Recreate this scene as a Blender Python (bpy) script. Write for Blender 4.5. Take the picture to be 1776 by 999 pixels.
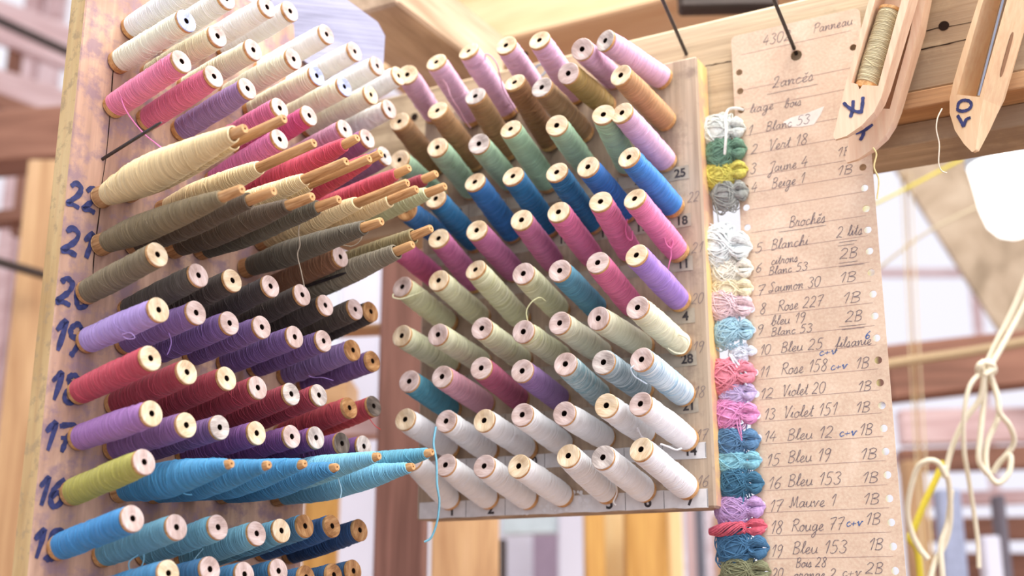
import bpy, math, random
from mathutils import Vector, Matrix
random.seed(7)
S = bpy.context.scene
COL = S.collection
for o in list(bpy.data.objects):
    bpy.data.objects.remove(o)

# ------------------------------------------------------------------ camera
FPX = 2100.0
PITCH = math.radians(15.0)
CAM = Vector((0.0, 0.0, 1.35))
cd = bpy.data.cameras.new('camera')
cam = bpy.data.objects.new('camera', cd)
COL.objects.link(cam)
cam.location = CAM
cam.rotation_euler = (math.pi / 2 + PITCH, 0, 0)
cd.sensor_width = 36.0
cd.lens = 36.0 * FPX / 1776.0
cd.clip_start = 0.02
cd.clip_end = 200
cd.dof.use_dof = True
cd.dof.focus_distance = 1.13
cd.dof.aperture_fstop = 3.2
S.camera = cam

# ------------------------------------------------------------------ world, lights, exposure
W = bpy.data.worlds.new('daylight')
S.world = W
W.use_nodes = True
wn = W.node_tree.nodes
wl = W.node_tree.links
wn.clear()
w_out = wn.new('ShaderNodeOutputWorld')
w_bg = wn.new('ShaderNodeBackground')
w_tc = wn.new('ShaderNodeTexCoord')
w_sep = wn.new('ShaderNodeSeparateXYZ')
w_rmp = wn.new('ShaderNodeValToRGB')
wl.new(w_tc.outputs['Generated'], w_sep.inputs[0])
wl.new(w_sep.outputs['Z'], w_rmp.inputs[0])
w_rmp.color_ramp.elements[0].position = 0.0
w_rmp.color_ramp.elements[0].color = (0.85, 0.83, 0.95, 1)
w_rmp.color_ramp.elements[1].position = 0.8
w_rmp.color_ramp.elements[1].color = (0.97, 0.96, 1.0, 1)
wl.new(w_rmp.outputs[0], w_bg.inputs[0])
w_bg.inputs[1].default_value = 0.86
wl.new(w_bg.outputs[0], w_out.inputs[0])

def area_light(name, loc, target, size, size_y, watts, color):
    ld = bpy.data.lights.new(name, 'AREA')
    ld.shape = 'RECTANGLE'
    ld.size = size
    ld.size_y = size_y
    ld.energy = watts
    ld.color = color
    o = bpy.data.objects.new(name, ld)
    COL.objects.link(o)
    o.location = loc
    d = (Vector(target) - Vector(loc)).normalized()
    o.rotation_euler = d.to_track_quat('-Z', 'Y').to_euler()
    return o
area_light('roof_light', (0.45, 0.72, 3.2), (0.0, 1.25, 1.6), 1.5, 1.1, 50, (1.0, 0.97, 0.92))
area_light('window_light', (2.0, -0.7, 2.3), (0, 1.2, 1.6), 1.6, 1.6, 30, (0.95, 0.93, 1.0))  # added soft fill from behind the camera, brightens boards and card

S.view_settings.view_transform = 'Standard'
S.view_settings.look = 'None'
S.view_settings.gamma = 1
S.view_settings.use_curve_mapping = False
S.view_settings.exposure = 0.40

# ------------------------------------------------------------------ pixel rays -> places
Fv = Vector((0, math.cos(PITCH), math.sin(PITCH)))
Uv = Vector((0, -math.sin(PITCH), math.cos(PITCH)))
Xv = Vector((1, 0, 0))
Zv = Vector((0, 0, 1))
def ray(x, y):
    return Fv + Xv * ((x - 888.0) / FPX) + Uv * ((499.5 - y) / FPX)
def pt(x, y, d):
    return CAM + ray(x, y) * d
def on(x, y, P0, n):
    r = ray(x, y)
    return CAM + r * ((P0 - CAM).dot(n) / r.dot(n))

# ------------------------------------------------------------------ materials
def lin(c):
    out = []
    for v in c[:3]:
        v = v / 255.0
        out.append(v / 12.92 if v <= 0.04045 else ((v + 0.055) / 1.055) ** 2.4)
    return (out[0], out[1], out[2], 1.0)
MATS = {}
def new_mat(name, rough=0.7, spec=0.3):
    m = bpy.data.materials.new(name)
    m.use_nodes = True
    b = m.node_tree.nodes['Principled BSDF']
    b.inputs['Roughness'].default_value = rough
    b.inputs['Specular IOR Level'].default_value = spec
    return m, m.node_tree.nodes, m.node_tree.links, b
def plain(name, c, rough=0.6, spec=0.3, metal=0.0, var=0.10, scale=60.0):
    if name in MATS:
        return MATS[name]
    m, n, l, b = new_mat(name, rough, spec)
    b.inputs['Metallic'].default_value = metal
    tc = n.new('ShaderNodeTexCoord')
    nz = n.new('ShaderNodeTexNoise')
    nz.inputs['Scale'].default_value = scale
    nz.inputs['Detail'].default_value = 4
    l.new(tc.outputs['Object'], nz.inputs['Vector'])
    r = n.new('ShaderNodeValToRGB')
    c0 = lin(c)
    r.color_ramp.elements[0].position = 0.3
    r.color_ramp.elements[1].position = 0.7
    r.color_ramp.elements[0].color = tuple(v * (1 - var) for v in c0[:3]) + (1,)
    r.color_ramp.elements[1].color = tuple(min(1, v * (1 + var)) for v in c0[:3]) + (1,)
    l.new(nz.outputs['Fac'], r.inputs[0])
    l.new(r.outputs[0], b.inputs['Base Color'])
    MATS[name] = m
    return m
def wood(name, c1, c2, c3=None, stretch=(1.2, 16, 16), fine=(6, 150, 150), rough=0.62, stain=None, stain_scale=9.0, stain_pos=(0.52, 0.62), bump=0.25):
    """grain runs along local X; c1 dark grain, c2 main, c3 light"""
    if name in MATS:
        return MATS[name]
    m, n, l, b = new_mat(name, rough, 0.25)
    tc = n.new('ShaderNodeTexCoord')
    mp = n.new('ShaderNodeMapping')
    mp.inputs['Scale'].default_value = stretch
    l.new(tc.outputs['Object'], mp.inputs[0])
    nz = n.new('ShaderNodeTexNoise')
    nz.inputs['Scale'].default_value = 1.6
    nz.inputs['Detail'].default_value = 7
    nz.inputs['Distortion'].default_value = 1.1
    l.new(mp.outputs[0], nz.inputs['Vector'])
    r = n.new('ShaderNodeValToRGB')
    e = r.color_ramp.elements
    e[0].position = 0.30
    e[0].color = lin(c1)
    e[1].position = 0.52
    e[1].color = lin(c2)
    x = e.new(0.72)
    x.color = lin(c3 or c2)
    l.new(nz.outputs['Fac'], r.inputs[0])
    mp2 = n.new('ShaderNodeMapping')
    mp2.inputs['Scale'].default_value = fine
    l.new(tc.outputs['Object'], mp2.inputs[0])
    nz2 = n.new('ShaderNodeTexNoise')
    nz2.inputs['Scale'].default_value = 2.0
    nz2.inputs['Detail'].default_value = 4
    l.new(mp2.outputs[0], nz2.inputs['Vector'])
    mx = n.new('ShaderNodeMix')
    mx.data_type = 'RGBA'
    mx.blend_type = 'OVERLAY'
    mx.inputs['Factor'].default_value = 0.30
    l.new(r.outputs[0], mx.inputs[6])
    l.new(nz2.outputs['Fac'], mx.inputs[7])
    outc = mx.outputs[2]
    if stain:
        nz3 = n.new('ShaderNodeTexNoise')
        nz3.inputs['Scale'].default_value = stain_scale
        nz3.inputs['Detail'].default_value = 8
        nz3.inputs['Roughness'].default_value = 0.65
        l.new(tc.outputs['Object'], nz3.inputs['Vector'])
        r3 = n.new('ShaderNodeValToRGB')
        r3.color_ramp.elements[0].position = stain_pos[0]
        r3.color_ramp.elements[1].position = stain_pos[1]
        l.new(nz3.outputs['Fac'], r3.inputs[0])
        m3 = n.new('ShaderNodeMix')
        m3.data_type = 'RGBA'
        ml = n.new('ShaderNodeMath')
        ml.operation = 'MULTIPLY'
        ml.inputs[1].default_value = 0.75
        l.new(r3.outputs[0], ml.inputs[0])
        l.new(ml.outputs[0], m3.inputs[0])
        l.new(outc, m3.inputs[6])
        m3.inputs[7].default_value = lin(stain)
        outc = m3.outputs[2]
    l.new(outc, b.inputs['Base Color'])
    bp = n.new('ShaderNodeBump')
    bp.inputs['Strength'].default_value = bump
    bp.inputs['Distance'].default_value = 0.002
    l.new(nz2.outputs['Fac'], bp.inputs['Height'])
    l.new(bp.outputs[0], b.inputs['Normal'])
    MATS[name] = m
    return m
def yarn(c, var=0.22, c2=None):
    """wound thread: thin turns across local Z"""
    key = 'thread %s %s' % (c, c2)
    if key in MATS:
        return MATS[key]
    m, n, l, b = new_mat('wound_thread', 0.75, 0.2)
    b.inputs['Sheen Weight'].default_value = 0.25
    b.inputs['Sheen Roughness'].default_value = 0.5
    tc = n.new('ShaderNodeTexCoord')
    mp = n.new('ShaderNodeMapping')
    mp.inputs['Scale'].default_value = (22, 22, 780)
    l.new(tc.outputs['Object'], mp.inputs[0])
    nz = n.new('ShaderNodeTexNoise')
    nz.inputs['Scale'].default_value = 1.0
    nz.inputs['Detail'].default_value = 3
    nz.inputs['Distortion'].default_value = 0.4
    l.new(mp.outputs[0], nz.inputs['Vector'])
    r = n.new('ShaderNodeValToRGB')
    av = sum(c[:3]) / 3
    c = tuple(min(248, v * .84 + av * .12 + 12) for v in c[:3])
    var = var * (1.15 - .85 * av / 255)
    c0 = lin(c)
    e = r.color_ramp.elements
    e[0].position = 0.33
    e[1].position = 0.70
    e[0].color = tuple(v * (1 - var) for v in c0[:3]) + (1,)
    hi = lin(c2) if c2 else tuple(min(0.95, v * (1 + var) + 0.01) for v in c0[:3]) + (1,)
    e[1].color = hi
    l.new(nz.outputs['Fac'], r.inputs[0])
    l.new(r.outputs[0], b.inputs['Base Color'])
    bp = n.new('ShaderNodeBump')
    bp.inputs['Strength'].default_value = 0.8
    bp.inputs['Distance'].default_value = 0.0014
    l.new(nz.outputs['Fac'], bp.inputs['Height'])
    l.new(bp.outputs[0], b.inputs['Normal'])
    MATS[key] = m
    return m
def strand(c, var=0.12):
    return plain('loose_thread %s' % (c,), c, 0.8, 0.15, 0, var, 300)

M_CAP = {
    'cream': wood('bobbin_wood_cream', (190, 162, 124), (218, 196, 164), (230, 212, 184), (30, 160, 160), (60, 400, 400), 0.5, bump=0.08),
    'rose': wood('bobbin_wood_rose', (168, 142, 132), (198, 176, 168), (212, 193, 188), (30, 160, 160), (60, 400, 400), 0.5, bump=0.08),
    'grey': wood('bobbin_wood_grey', (140, 128, 122), (190, 178, 170), (214, 204, 196), (30, 160, 160), (60, 400, 400), 0.5, bump=0.08),
    'blue': wood('bobbin_wood_blue', (128, 132, 160), (168, 176, 206), (190, 198, 220), (30, 160, 160), (60, 400, 400), 0.5, bump=0.08),
    'brown': wood('bobbin_wood_brown', (112, 74, 42), (160, 116, 74), (186, 146, 100), (30, 160, 160), (60, 400, 400), 0.5, bump=0.08),
    'dark': wood('bobbin_wood_dark', (60, 52, 46), (92, 82, 74), (120, 108, 98), (30, 160, 160), (60, 400, 400), 0.5, bump=0.08),
}
M_RIM = wood('bobbin_rim_wood', (170, 120, 70), (205, 158, 104), (222, 182, 130), (30, 160, 160), (60, 400, 400), 0.5, bump=0.08)
M_STICK = wood('pirn_wood', (150, 105, 62), (196, 152, 104), (214, 176, 130), (160, 160, 12), (400, 400, 40), 0.5, bump=0.1)
M_HOLE = plain('bore_dark', (42, 30, 24), 0.9, 0.1)
M_STEEL = plain('dark_steel', (74, 72, 74), 0.38, 0.5, 0.7, 0.2, 200)
M_BRIGHT = plain('bright_steel', (170, 174, 184), 0.2, 0.6, 1.0, 0.06, 60)
M_INK = plain('blue_black_paint', (54, 60, 104), 0.55, 0.3, 0, 0.35, 220)
M_PENCIL = plain('pencil_lead', (118, 108, 112), 0.7, 0.2, 0, 0.2, 400)
M_BLUEPEN = plain('blue_pen_ink', (72, 104, 158), 0.6, 0.2, 0, 0.15, 300)
M_RULE = plain('ruled_line_ink', (168, 142, 134), 0.8, 0.1, 0, 0.12, 200)
M_BLACK = plain('print_black', (66, 62, 64), 0.7, 0.2, 0, 0.4, 320)
M_PAPER = plain('tape_paper', (216, 216, 216), 0.8, 0.15, 0, 0.10, 90)
M_PAPERG = plain('tape_paper_grey', (172, 162, 146), 0.8, 0.15, 0, 0.2, 60)

# ------------------------------------------------------------------ mesh helpers
class MB:
    def __init__(self):
        self.v = []
        self.f = []
        self.mi = []
    def add(self, vs, fs, mi=0):
        k = len(self.v)
        self.v += [tuple(p) for p in vs]
        self.f += [tuple(i + k for i in q) for q in fs]
        self.mi += [mi] * len(fs)
    def box(self, c, sx, sy, sz, M=None, mi=0, bev=0.0):
        c = Vector(c)
        hx, hy, hz = sx / 2, sy / 2, sz / 2
        b = min(bev, hx * .8, hy * .8, hz * .8)
        if b <= 0:
            vs = [Vector((x, y, z)) for x in (-hx, hx) for y in (-hy, hy) for z in (-hz, hz)]
            fs = [(0, 1, 3, 2), (4, 6, 7, 5), (0, 4, 5, 1), (2, 3, 7, 6), (0, 2, 6, 4), (1, 5, 7, 3)]
        else:
            vs = []
            idx = {}
            for x in (-1, 1):
                for y in (-1, 1):
                    for z in (-1, 1):
                        for a in range(3):
                            p = [x * (hx - b), y * (hy - b), z * (hz - b)]
                            p[a] = (x, y, z)[a] * (hx, hy, hz)[a]
                            idx[(x, y, z, a)] = len(vs)
                            vs.append(Vector(p))
            fs = []
            for a in range(3):
                o1, o2 = [q for q in range(3) if q != a]
                for s in (-1, 1):
                    q = []
                    for t1, t2 in ((-1, -1), (1, -1), (1, 1), (-1, 1)):
                        k = [0, 0, 0]
                        k[a] = s
                        k[o1] = t1
                        k[o2] = t2
                        q.append(idx[(k[0], k[1], k[2], a)])
                    fs.append(tuple(q))
                    # edge bevels
                for s1 in (-1, 1):
                    for s2 in (-1, 1):
                        ka = [0, 0, 0]
                        kb = [0, 0, 0]
                        ka[a], kb[a] = -1, 1
                        ka[o1] = kb[o1] = s1
                        ka[o2] = kb[o2] = s2
                        fs.append((idx[tuple(ka) + (o1,)], idx[tuple(kb) + (o1,)], idx[tuple(kb) + (o2,)], idx[tuple(ka) + (o2,)]))
            for x in (-1, 1):
                for y in (-1, 1):
                    for z in (-1, 1):
                        fs.append(tuple(idx[(x, y, z, a)] for a in range(3)))
        ok = []
        for q in fs:
            a0, a1, a2 = vs[q[0]], vs[q[1]], vs[q[2]]
            cc = sum((vs[i] for i in q), Vector()) / len(q)
            ok.append(q if (a1 - a0).cross(a2 - a0).dot(cc) > 0 else tuple(reversed(q)))
        fs = ok
        vs = [(M @ (p + c)) if M else p + c for p in vs]
        self.add(vs, fs, mi)
    def lathe(self, prof, segs=24, wob=None, mi=0, cap0=False, cap1=False, c=(0, 0)):
        vs = []
        for (z, r) in prof:
            for k in range(segs):
                a = 2 * math.pi * k / segs
                rr, zz = (r, z) if wob is None else wob(z, r, a)
                vs.append((c[0] + rr * math.cos(a), c[1] + rr * math.sin(a), zz))
        fs = []
        n = len(prof)
        for i in range(n - 1):
            for k in range(segs):
                k2 = (k + 1) % segs
                fs.append((i * segs + k, i * segs + k2, (i + 1) * segs + k2, (i + 1) * segs + k))
        if cap0:
            fs.append(tuple(reversed(range(segs))))
        if cap1:
            fs.append(tuple(range((n - 1) * segs, n * segs)))
        self.add(vs, fs, mi)
    def tube(self, pts, r, sides=6, mi=0, r_end=None, caps=True):
        pts = [Vector(p) for p in pts]
        n = len(pts)
        up = None
        vs = []
        for i, p in enumerate(pts):
            t = (pts[min(i + 1, n - 1)] - pts[max(i - 1, 0)])
            if t.length < 1e-9:
                t = Vector((0, 0, 1))
            t.normalize()
            if up is None:
                up = t.orthogonal().normalized()
            up = (up - t * up.dot(t))
            if up.length < 1e-6:
                up = t.orthogonal()
            up.normalize()
            s = t.cross(up)
            rr = r if r_end is None else r + (r_end - r) * i / (n - 1)
            for k in range(sides):
                a = 2 * math.pi * k / sides
                vs.append(p + up * (rr * math.cos(a)) + s * (rr * math.sin(a)))
        fs = []
        for i in range(n - 1):
            for k in range(sides):
                k2 = (k + 1) % sides
                fs.append((i * sides + k, i * sides + k2, (i + 1) * sides + k2, (i + 1) * sides + k))
        if caps:
            fs.append(tuple(reversed(range(sides))))
            fs.append(tuple(range((n - 1) * sides, n * sides)))
        self.add(vs, fs, mi)
    def mesh(self, name, mats, smooth=True):
        me = bpy.data.meshes.new(name)
        me.from_pydata(self.v, [], self.f)
        for m in mats:
            me.materials.append(m)
        if len(mats) > 1:
            me.polygons.foreach_set('material_index', self.mi)
        if smooth:
            me.polygons.foreach_set('use_smooth', [True] * len(me.polygons))
            try:
                me.set_sharp_from_angle(angle=math.radians(40))
            except Exception:
                pass
        me.update()
        return me
def link(name, me, parent=None, M=None):
    o = bpy.data.objects.new(name, me)
    COL.objects.link(o)
    if parent is not None:
        o.parent = parent
    if M is not None:
        o.matrix_local = M
    return o
def tag(o, label=None, cat=None, group=None, kind=None):
    if label: o['label'] = label
    if cat: o['category'] = cat
    if group: o['group'] = group
    if kind: o['kind'] = kind
    return o
def empty(name, M):
    o = bpy.data.objects.new(name, None)
    COL.objects.link(o)
    o.empty_display_size = 0.02
    o.matrix_world = M
    return o
def frame(origin, zaxis, xhint):
    z = Vector(zaxis).normalized()
    x = Vector(xhint)
    x = (x - z * x.dot(z)).normalized()
    y = z.cross(x)
    M = Matrix.Identity(4)
    for i in range(3):
        M[i][0], M[i][1], M[i][2], M[i][3] = x[i], y[i], z[i], origin[i]
    return M
def smooth_path(pts, n=6):
    pts = [Vector(p) for p in pts]
    if len(pts) < 3:
        a, b = pts[0], pts[-1]
        return [a.lerp(b, i / n) for i in range(n + 1)]
    out = []
    for i in range(len(pts) - 1):
        p0 = pts[i - 1] if i > 0 else pts[i] * 2 - pts[i + 1]
        p1, p2 = pts[i], pts[i + 1]
        p3 = pts[i + 2] if i + 2 < len(pts) else pts[i + 1] * 2 - pts[i]
        for k in range(n):
            t = k / n
            out.append(0.5 * ((2 * p1) + (p2 - p0) * t + (2 * p0 - 5 * p1 + 4 * p2 - p3) * t * t + (3 * p1 - p0 - 3 * p2 + p3) * t ** 3))
    out.append(pts[-1])
    return out
def beam(name, p0, p1, w, h, m, label=None, cat=None, group=None, kind=None, nrm=None, bev=0.004, parent=None):
    """rectangular timber from p0 to p1; local X along it, w across, h along the normal hint"""
    p0, p1 = Vector(p0), Vector(p1)
    x = (p1 - p0)
    L = x.length
    x.normalize()
    z = Vector(nrm) if nrm is not None else Vector((0, -1, 0))
    z = (z - x * z.dot(x)).normalized()
    y = z.cross(x)
    M = Matrix.Identity(4)
    c = (p0 + p1) / 2
    for i in range(3):
        M[i][0], M[i][1], M[i][2], M[i][3] = x[i], y[i], z[i], c[i]
    b = MB()
    b.box((0, 0, 0), L, w, h, bev=bev)
    o = link(name, b.mesh(name, [m], smooth=False), parent)
    o.matrix_world = M
    tag(o, label, cat, group, kind)
    return o
def curve_fill(loops, depth):
    """2D loops (first = outline, rest = holes) -> solid of the given depth, front at z=0 going back"""
    cu = bpy.data.curves.new('c', 'CURVE')
    cu.dimensions = '2D'
    cu.fill_mode = 'BOTH'
    cu.extrude = depth / 2
    for lp in loops:
        sp = cu.splines.new('POLY')
        sp.points.add(len(lp) - 1)
        for i, p in enumerate(lp):
            sp.points[i].co = (p[0], p[1], 0, 1)
        sp.use_cyclic_u = True
    ob = bpy.data.objects.new('c', cu)
    COL.objects.link(ob)
    dg = bpy.context.evaluated_depsgraph_get()
    me = bpy.data.meshes.new_from_object(ob.evaluated_get(dg))
    bpy.data.objects.remove(ob)
    bpy.data.curves.remove(cu)
    vs = [(v.co.x, v.co.y, v.co.z - depth / 2) for v in me.vertices]
    fs = [tuple(p.vertices) for p in me.polygons]
    bpy.data.meshes.remove(me)
    return vs, fs
def text_mesh(body, size, bold=0.02):
    cu = bpy.data.curves.new('t', 'FONT')
    cu.body = body
    cu.size = size
    cu.offset = bold * size
    cu.align_x = 'CENTER'
    cu.align_y = 'CENTER'
    ob = bpy.data.objects.new('t', cu)
    COL.objects.link(ob)
    dg = bpy.context.evaluated_depsgraph_get()
    me = bpy.data.meshes.new_from_object(ob.evaluated_get(dg))
    bpy.data.objects.remove(ob)
    bpy.data.curves.remove(cu)
    vs = [tuple(v.co) for v in me.vertices]
    fs = [tuple(p.vertices) for p in me.polygons]
    bpy.data.meshes.remove(me)
    return vs, fs

# ------------------------------------------------------------------ pen strokes (handwriting)
GL = {
 '0': (7.2, "3,10 1,8 .5,4 2,.3 4.5,1 6,5 5.5,9 3,10"), '1': (5, "1,6.5 4,10 2.5,0"),
 '2': (7.2, "1,8 3,10 5.5,8.5 4.5,5 .5,.5 3,.7 6,0"), '3': (7, "1,9 3.5,10 5.5,8 3.2,5.5 5.5,3.5 4.5,.5 2,0 .5,1.5"),
 '4': (7.2, "4,10 2,6 .5,3.5 3,3.6 6.5,4;5,7 3.8,0"), '5': (7, "6,10 2.5,9.8 1.7,6 4,6.2 5.5,3.5 4,.5 1.5,0 .5,1"),
 '6': (7, "5.5,10 2,6.5 .8,2.5 2.5,0 5,1.5 5,4 2.8,5 1,3"), '7': (7, "0.5,9 2,9.6 6,10 3.8,5 2.5,0;1.5,5 5,5.4"),
 '8': (7, "5.5,8.5 3.5,10 1.5,8.5 3,6 5.2,3 4,0 1.5,.5 1.2,3 4,6 5.5,8.5"), '9': (7, "5.5,8.5 3.5,10 1.2,8 2,5.5 4.5,6 5.5,9 4.5,3 2.5,-1"),
 'a': (6, "4.5,4.5 2.5,5 .8,2.5 1.8,.2 4,2 4.7,4.8 4.5,1 6,.7"), 'b': (5.5, "0,1 3,6 3.5,10 2,9 1.2,3 2,0 4,1 4.2,4 3,4.5 5.5,4.2"),
 'c': (5, "4.2,4.2 2.5,5 .8,2.5 2,0 5,1.2"), 'e': (5, "0,1.2 2.8,2.5 3.8,4.5 2.5,5 1,2.5 2.2,0 5,1.2"),
 'é': (5, "0,1.2 2.8,2.5 3.8,4.5 2.5,5 1,2.5 2.2,0 5,1.2;2,8 3,6.8 4.6,8.4"), 'f': (4.5, "0,1 3,6 4,10 2.8,9 1.5,-4 .8,-3 2.5,1.5 4.5,1.5"),
 'g': (6, "4.5,4.5 2.5,5 .8,2.5 1.8,.3 4,2 4.7,4.8 4,-3 2,-5 1,-3.5 4,-.5 6,1"), 'h': (6, "0,1 3,7 3.3,10 2,8.5 1,0 2.5,4 4.2,4.6 4.2,1 6,.8"),
 'i': (3, "0,1 1.8,5 1.4,1 3,.8;2.4,7.3 2.7,8"), 'l': (3.2, "0,1 2.8,7 3,10 1.8,8.5 1.5,1.2 3.3,.8"),
 'm': (8, "0,3.5 1.2,5 1,0 2.5,4.3 3.8,4.6 3.6,0 5.2,4.4 6.4,4.5 6.3,1 8,.8"), 'n': (6, "0,3.5 1.2,5 1,0 2.7,4.4 4.2,4.5 4.2,1 6,.8"),
 'o': (5.5, "3,5 1,3.5 1,1 2.8,0 4.5,2 4,4.5 3,5 4.2,4 5.6,4.4"), 'r': (5, "0,1 1.5,5.5 2,4.6 3.8,4.6 3.2,1.2 5,.8"),
 's': (4.6, "0,1 2.5,5.3 3.3,2.5 2.5,0 .8,.5 2.5,.2 4.6,1"), 't': (4, "0,1 2.5,6 2.8,9 2,1 4,.8;.6,6 4,6.6"),
 'u': (6, "0,2 1,5 1,1 2.5,.2 4.2,2 4.7,5 4.5,1 6,.8"), 'v': (5.5, "0,3.5 1.2,5 2,.2 4.3,4.8 5.5,4.5"),
 'B': (6.5, "1.5,9.5 .8,0;.5,8.5 3,10 5.2,8.5 4.2,6 1.6,5.3 4.8,4.2 5.2,1.5 3.2,0 .3,.3"), 'J': (6, "1,8.5 3.5,10 6,9.8 4.5,5 3.2,-3 1.2,-4.5 .8,-2.8 5,1.5"),
 'L': (6.5, "2,7 1.5,9 4,10 4.8,8.5 2.8,3 .8,.3 2.5,1 6,.2"), 'M': (8.2, "0,1.5 1.8,1 2.5,9.5 3.8,1.5 6.5,9.8 6.5,1 8.2,.8"),
 'P': (6, "1.8,9.5 1,0;.5,8 3.2,10 6,8.8 4.8,5.8 1.8,5"), 'R': (7, "1.8,9.5 1,0;.5,8 3.2,10 6,8.8 4.8,5.8 1.8,5.2 3.5,4 6,.5 7.5,.8"),
 'S': (6.2, "5.8,8.5 4,10 1.8,8.3 4.2,4.5 3.5,.5 1,0 .5,1.8 5.5,1.2"), 'V': (6.5, "0.3,9 1.8,9.8 2.5,.2 4.5,5 6.5,9.8 7.5,9.5"),
 '+': (6, "0,2.5 5,3;2.5,5 2.3,.5"), ' ': (4.2, ""), '-': (5, "0,3 4,3.4"),
}
def strokes(txt, x, y, h, slant=0.22, track=1.0, width=None):
    """returns polylines in plane units; h = height of a capital; width = total width to fit"""
    k = h / 10.0
    tot = sum(GL[c][0] for c in txt) * track
    kx = k if width is None else width / tot
    out = []
    cx = 0.0
    for c in txt:
        adv, d = GL[c]
        for part in [q for q in d.split(';') if q]:
            ps = []
            for q in part.split():
                a, b = q.split(',')
                a, b = float(a), float(b)
                ps.append(Vector((x + (cx + a) * kx + slant * b * k, y + b * k, 0)))
            out.append(smooth_path(ps, 5) if len(ps) > 2 else ps)
        cx += adv * track
    return out
def ribbon(mb, pts, w, lift, mi=0, jit=0.0, crown=0.0):
    pts = [Vector(p) for p in pts]
    vs = []
    n = len(pts)
    for i, p in enumerate(pts):
        t = pts[min(i + 1, n - 1)] - pts[max(i - 1, 0)]
        t.z = 0
        if t.length < 1e-9:
            t = Vector((1, 0, 0))
        t.normalize()
        s = Vector((-t.y, t.x, 0))
        ww = w * (1 + random.uniform(-jit, jit))
        if i in (0, n - 1):
            ww *= 0.75
        vs.append((p.x + s.x * ww / 2, p.y + s.y * ww / 2, lift))
        vs.append((p.x - s.x * ww / 2, p.y - s.y * ww / 2, lift))
    fs = [(2 * i, 2 * i + 1, 2 * i + 3, 2 * i + 2) for i in range(n - 1)]
    mb.add(vs, fs, mi)

# ------------------------------------------------------------------ the main planes
A_L = math.radians(35.0)
eL = Vector((math.sin(A_L), math.cos(A_L), 0))
nL = Vector((math.cos(A_L), -math.sin(A_L), 0))
PL = pt(150, 594, 1.07)
A_R = math.radians(61.3)
eR = Vector((math.sin(A_R), -math.cos(A_R), 0))
nR = Vector((-math.cos(A_R), -math.sin(A_R), 0))
PR = pt(1200, 850, 1.19)
def plane_frame(P, e, n):
    M = Matrix.Identity(4)
    for i in range(3):
        M[i][0], M[i][1], M[i][2], M[i][3] = e[i], Zv[i], n[i], P[i]
    return M
ML = plane_frame(PL, eL, nL)
MR = plane_frame(PR, eR, nR)
MLi, MRi = ML.inverted(), MR.inverted()
def uvL(x, y, off=0.0):
    return MLi @ on(x, y, PL + nL * off, nL)
def uvR(x, y, off=0.0):
    return MRi @ on(x, y, PR + nR * off, nR)

# ------------------------------------------------------------------ setting: floor and window wall
def structure(name, c, sx, sy, sz, m):
    b = MB()
    b.box((0, 0, 0), sx, sy, sz)
    o = link(name, b.mesh(name, [m], smooth=False))
    o.location = c
    return tag(o, kind='structure')
M_FLOOR = wood('floor_boards', (120, 90, 66), (160, 124, 92), (178, 142, 108))
M_WHITE = plain('white_paint', (226, 226, 238), 0.6, 0.3, 0, 0.05, 4)
M_LAV = plain('lilac_plaster', (214, 204, 228), 0.8, 0.2, 0, 0.06, 2)
M_TAN = wood('tan_timber', (168, 124, 86), (206, 166, 122), (222, 186, 144), (1.0, 9, 9))
M_RED = wood('red_brown_timber', (112, 76, 60), (150, 106, 86), (168, 124, 102), (1.0, 9, 9))
M_PINKW = wood('pink_timber', (196, 160, 156), (224, 194, 190), (234, 208, 206), (1.0, 9, 9))
M_DARKW = wood('dark_timber', (46, 38, 34), (70, 58, 52), (88, 72, 64), (1.0, 9, 9))
M_YEL = wood('yellow_timber', (176, 126, 62), (212, 164, 92), (226, 184, 118), (0.8, 10, 10))
M_PALEY = wood('pale_yellow_timber', (222, 186, 124), (240, 212, 160), (246, 224, 180), (0.8, 10, 10))
M_BEAMW = wood('weathered_beam', (150, 128, 100), (192, 170, 138), (210, 190, 158), (0.9, 14, 14), stain=(150, 128, 104), stain_scale=5)
structure('floor', (0.3, 3.0, -0.05), 9, 8.4, 0.1, M_FLOOR)
WY = 6.4
structure('wall_back', (0.3, WY, 0.55), 9, 0.12, 1.1, M_LAV)
M_GLASS = bpy.data.materials.new('pane_glass')
M_GLASS.use_nodes = True
_n = M_GLASS.node_tree.nodes
_l = M_GLASS.node_tree.links
_n.clear()
_o = _n.new('ShaderNodeOutputMaterial')
_mx = _n.new('ShaderNodeMixShader')
_t = _n.new('ShaderNodeBsdfTransparent')
_g = _n.new('ShaderNodeBsdfGlossy')
_g.inputs['Roughness'].default_value = 0.05
_mx.inputs[0].default_value = 0.06
_l.new(_t.outputs[0], _mx.inputs[1])
_l.new(_g.outputs[0], _mx.inputs[2])
_l.new(_mx.outputs[0], _o.inputs[0])
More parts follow.
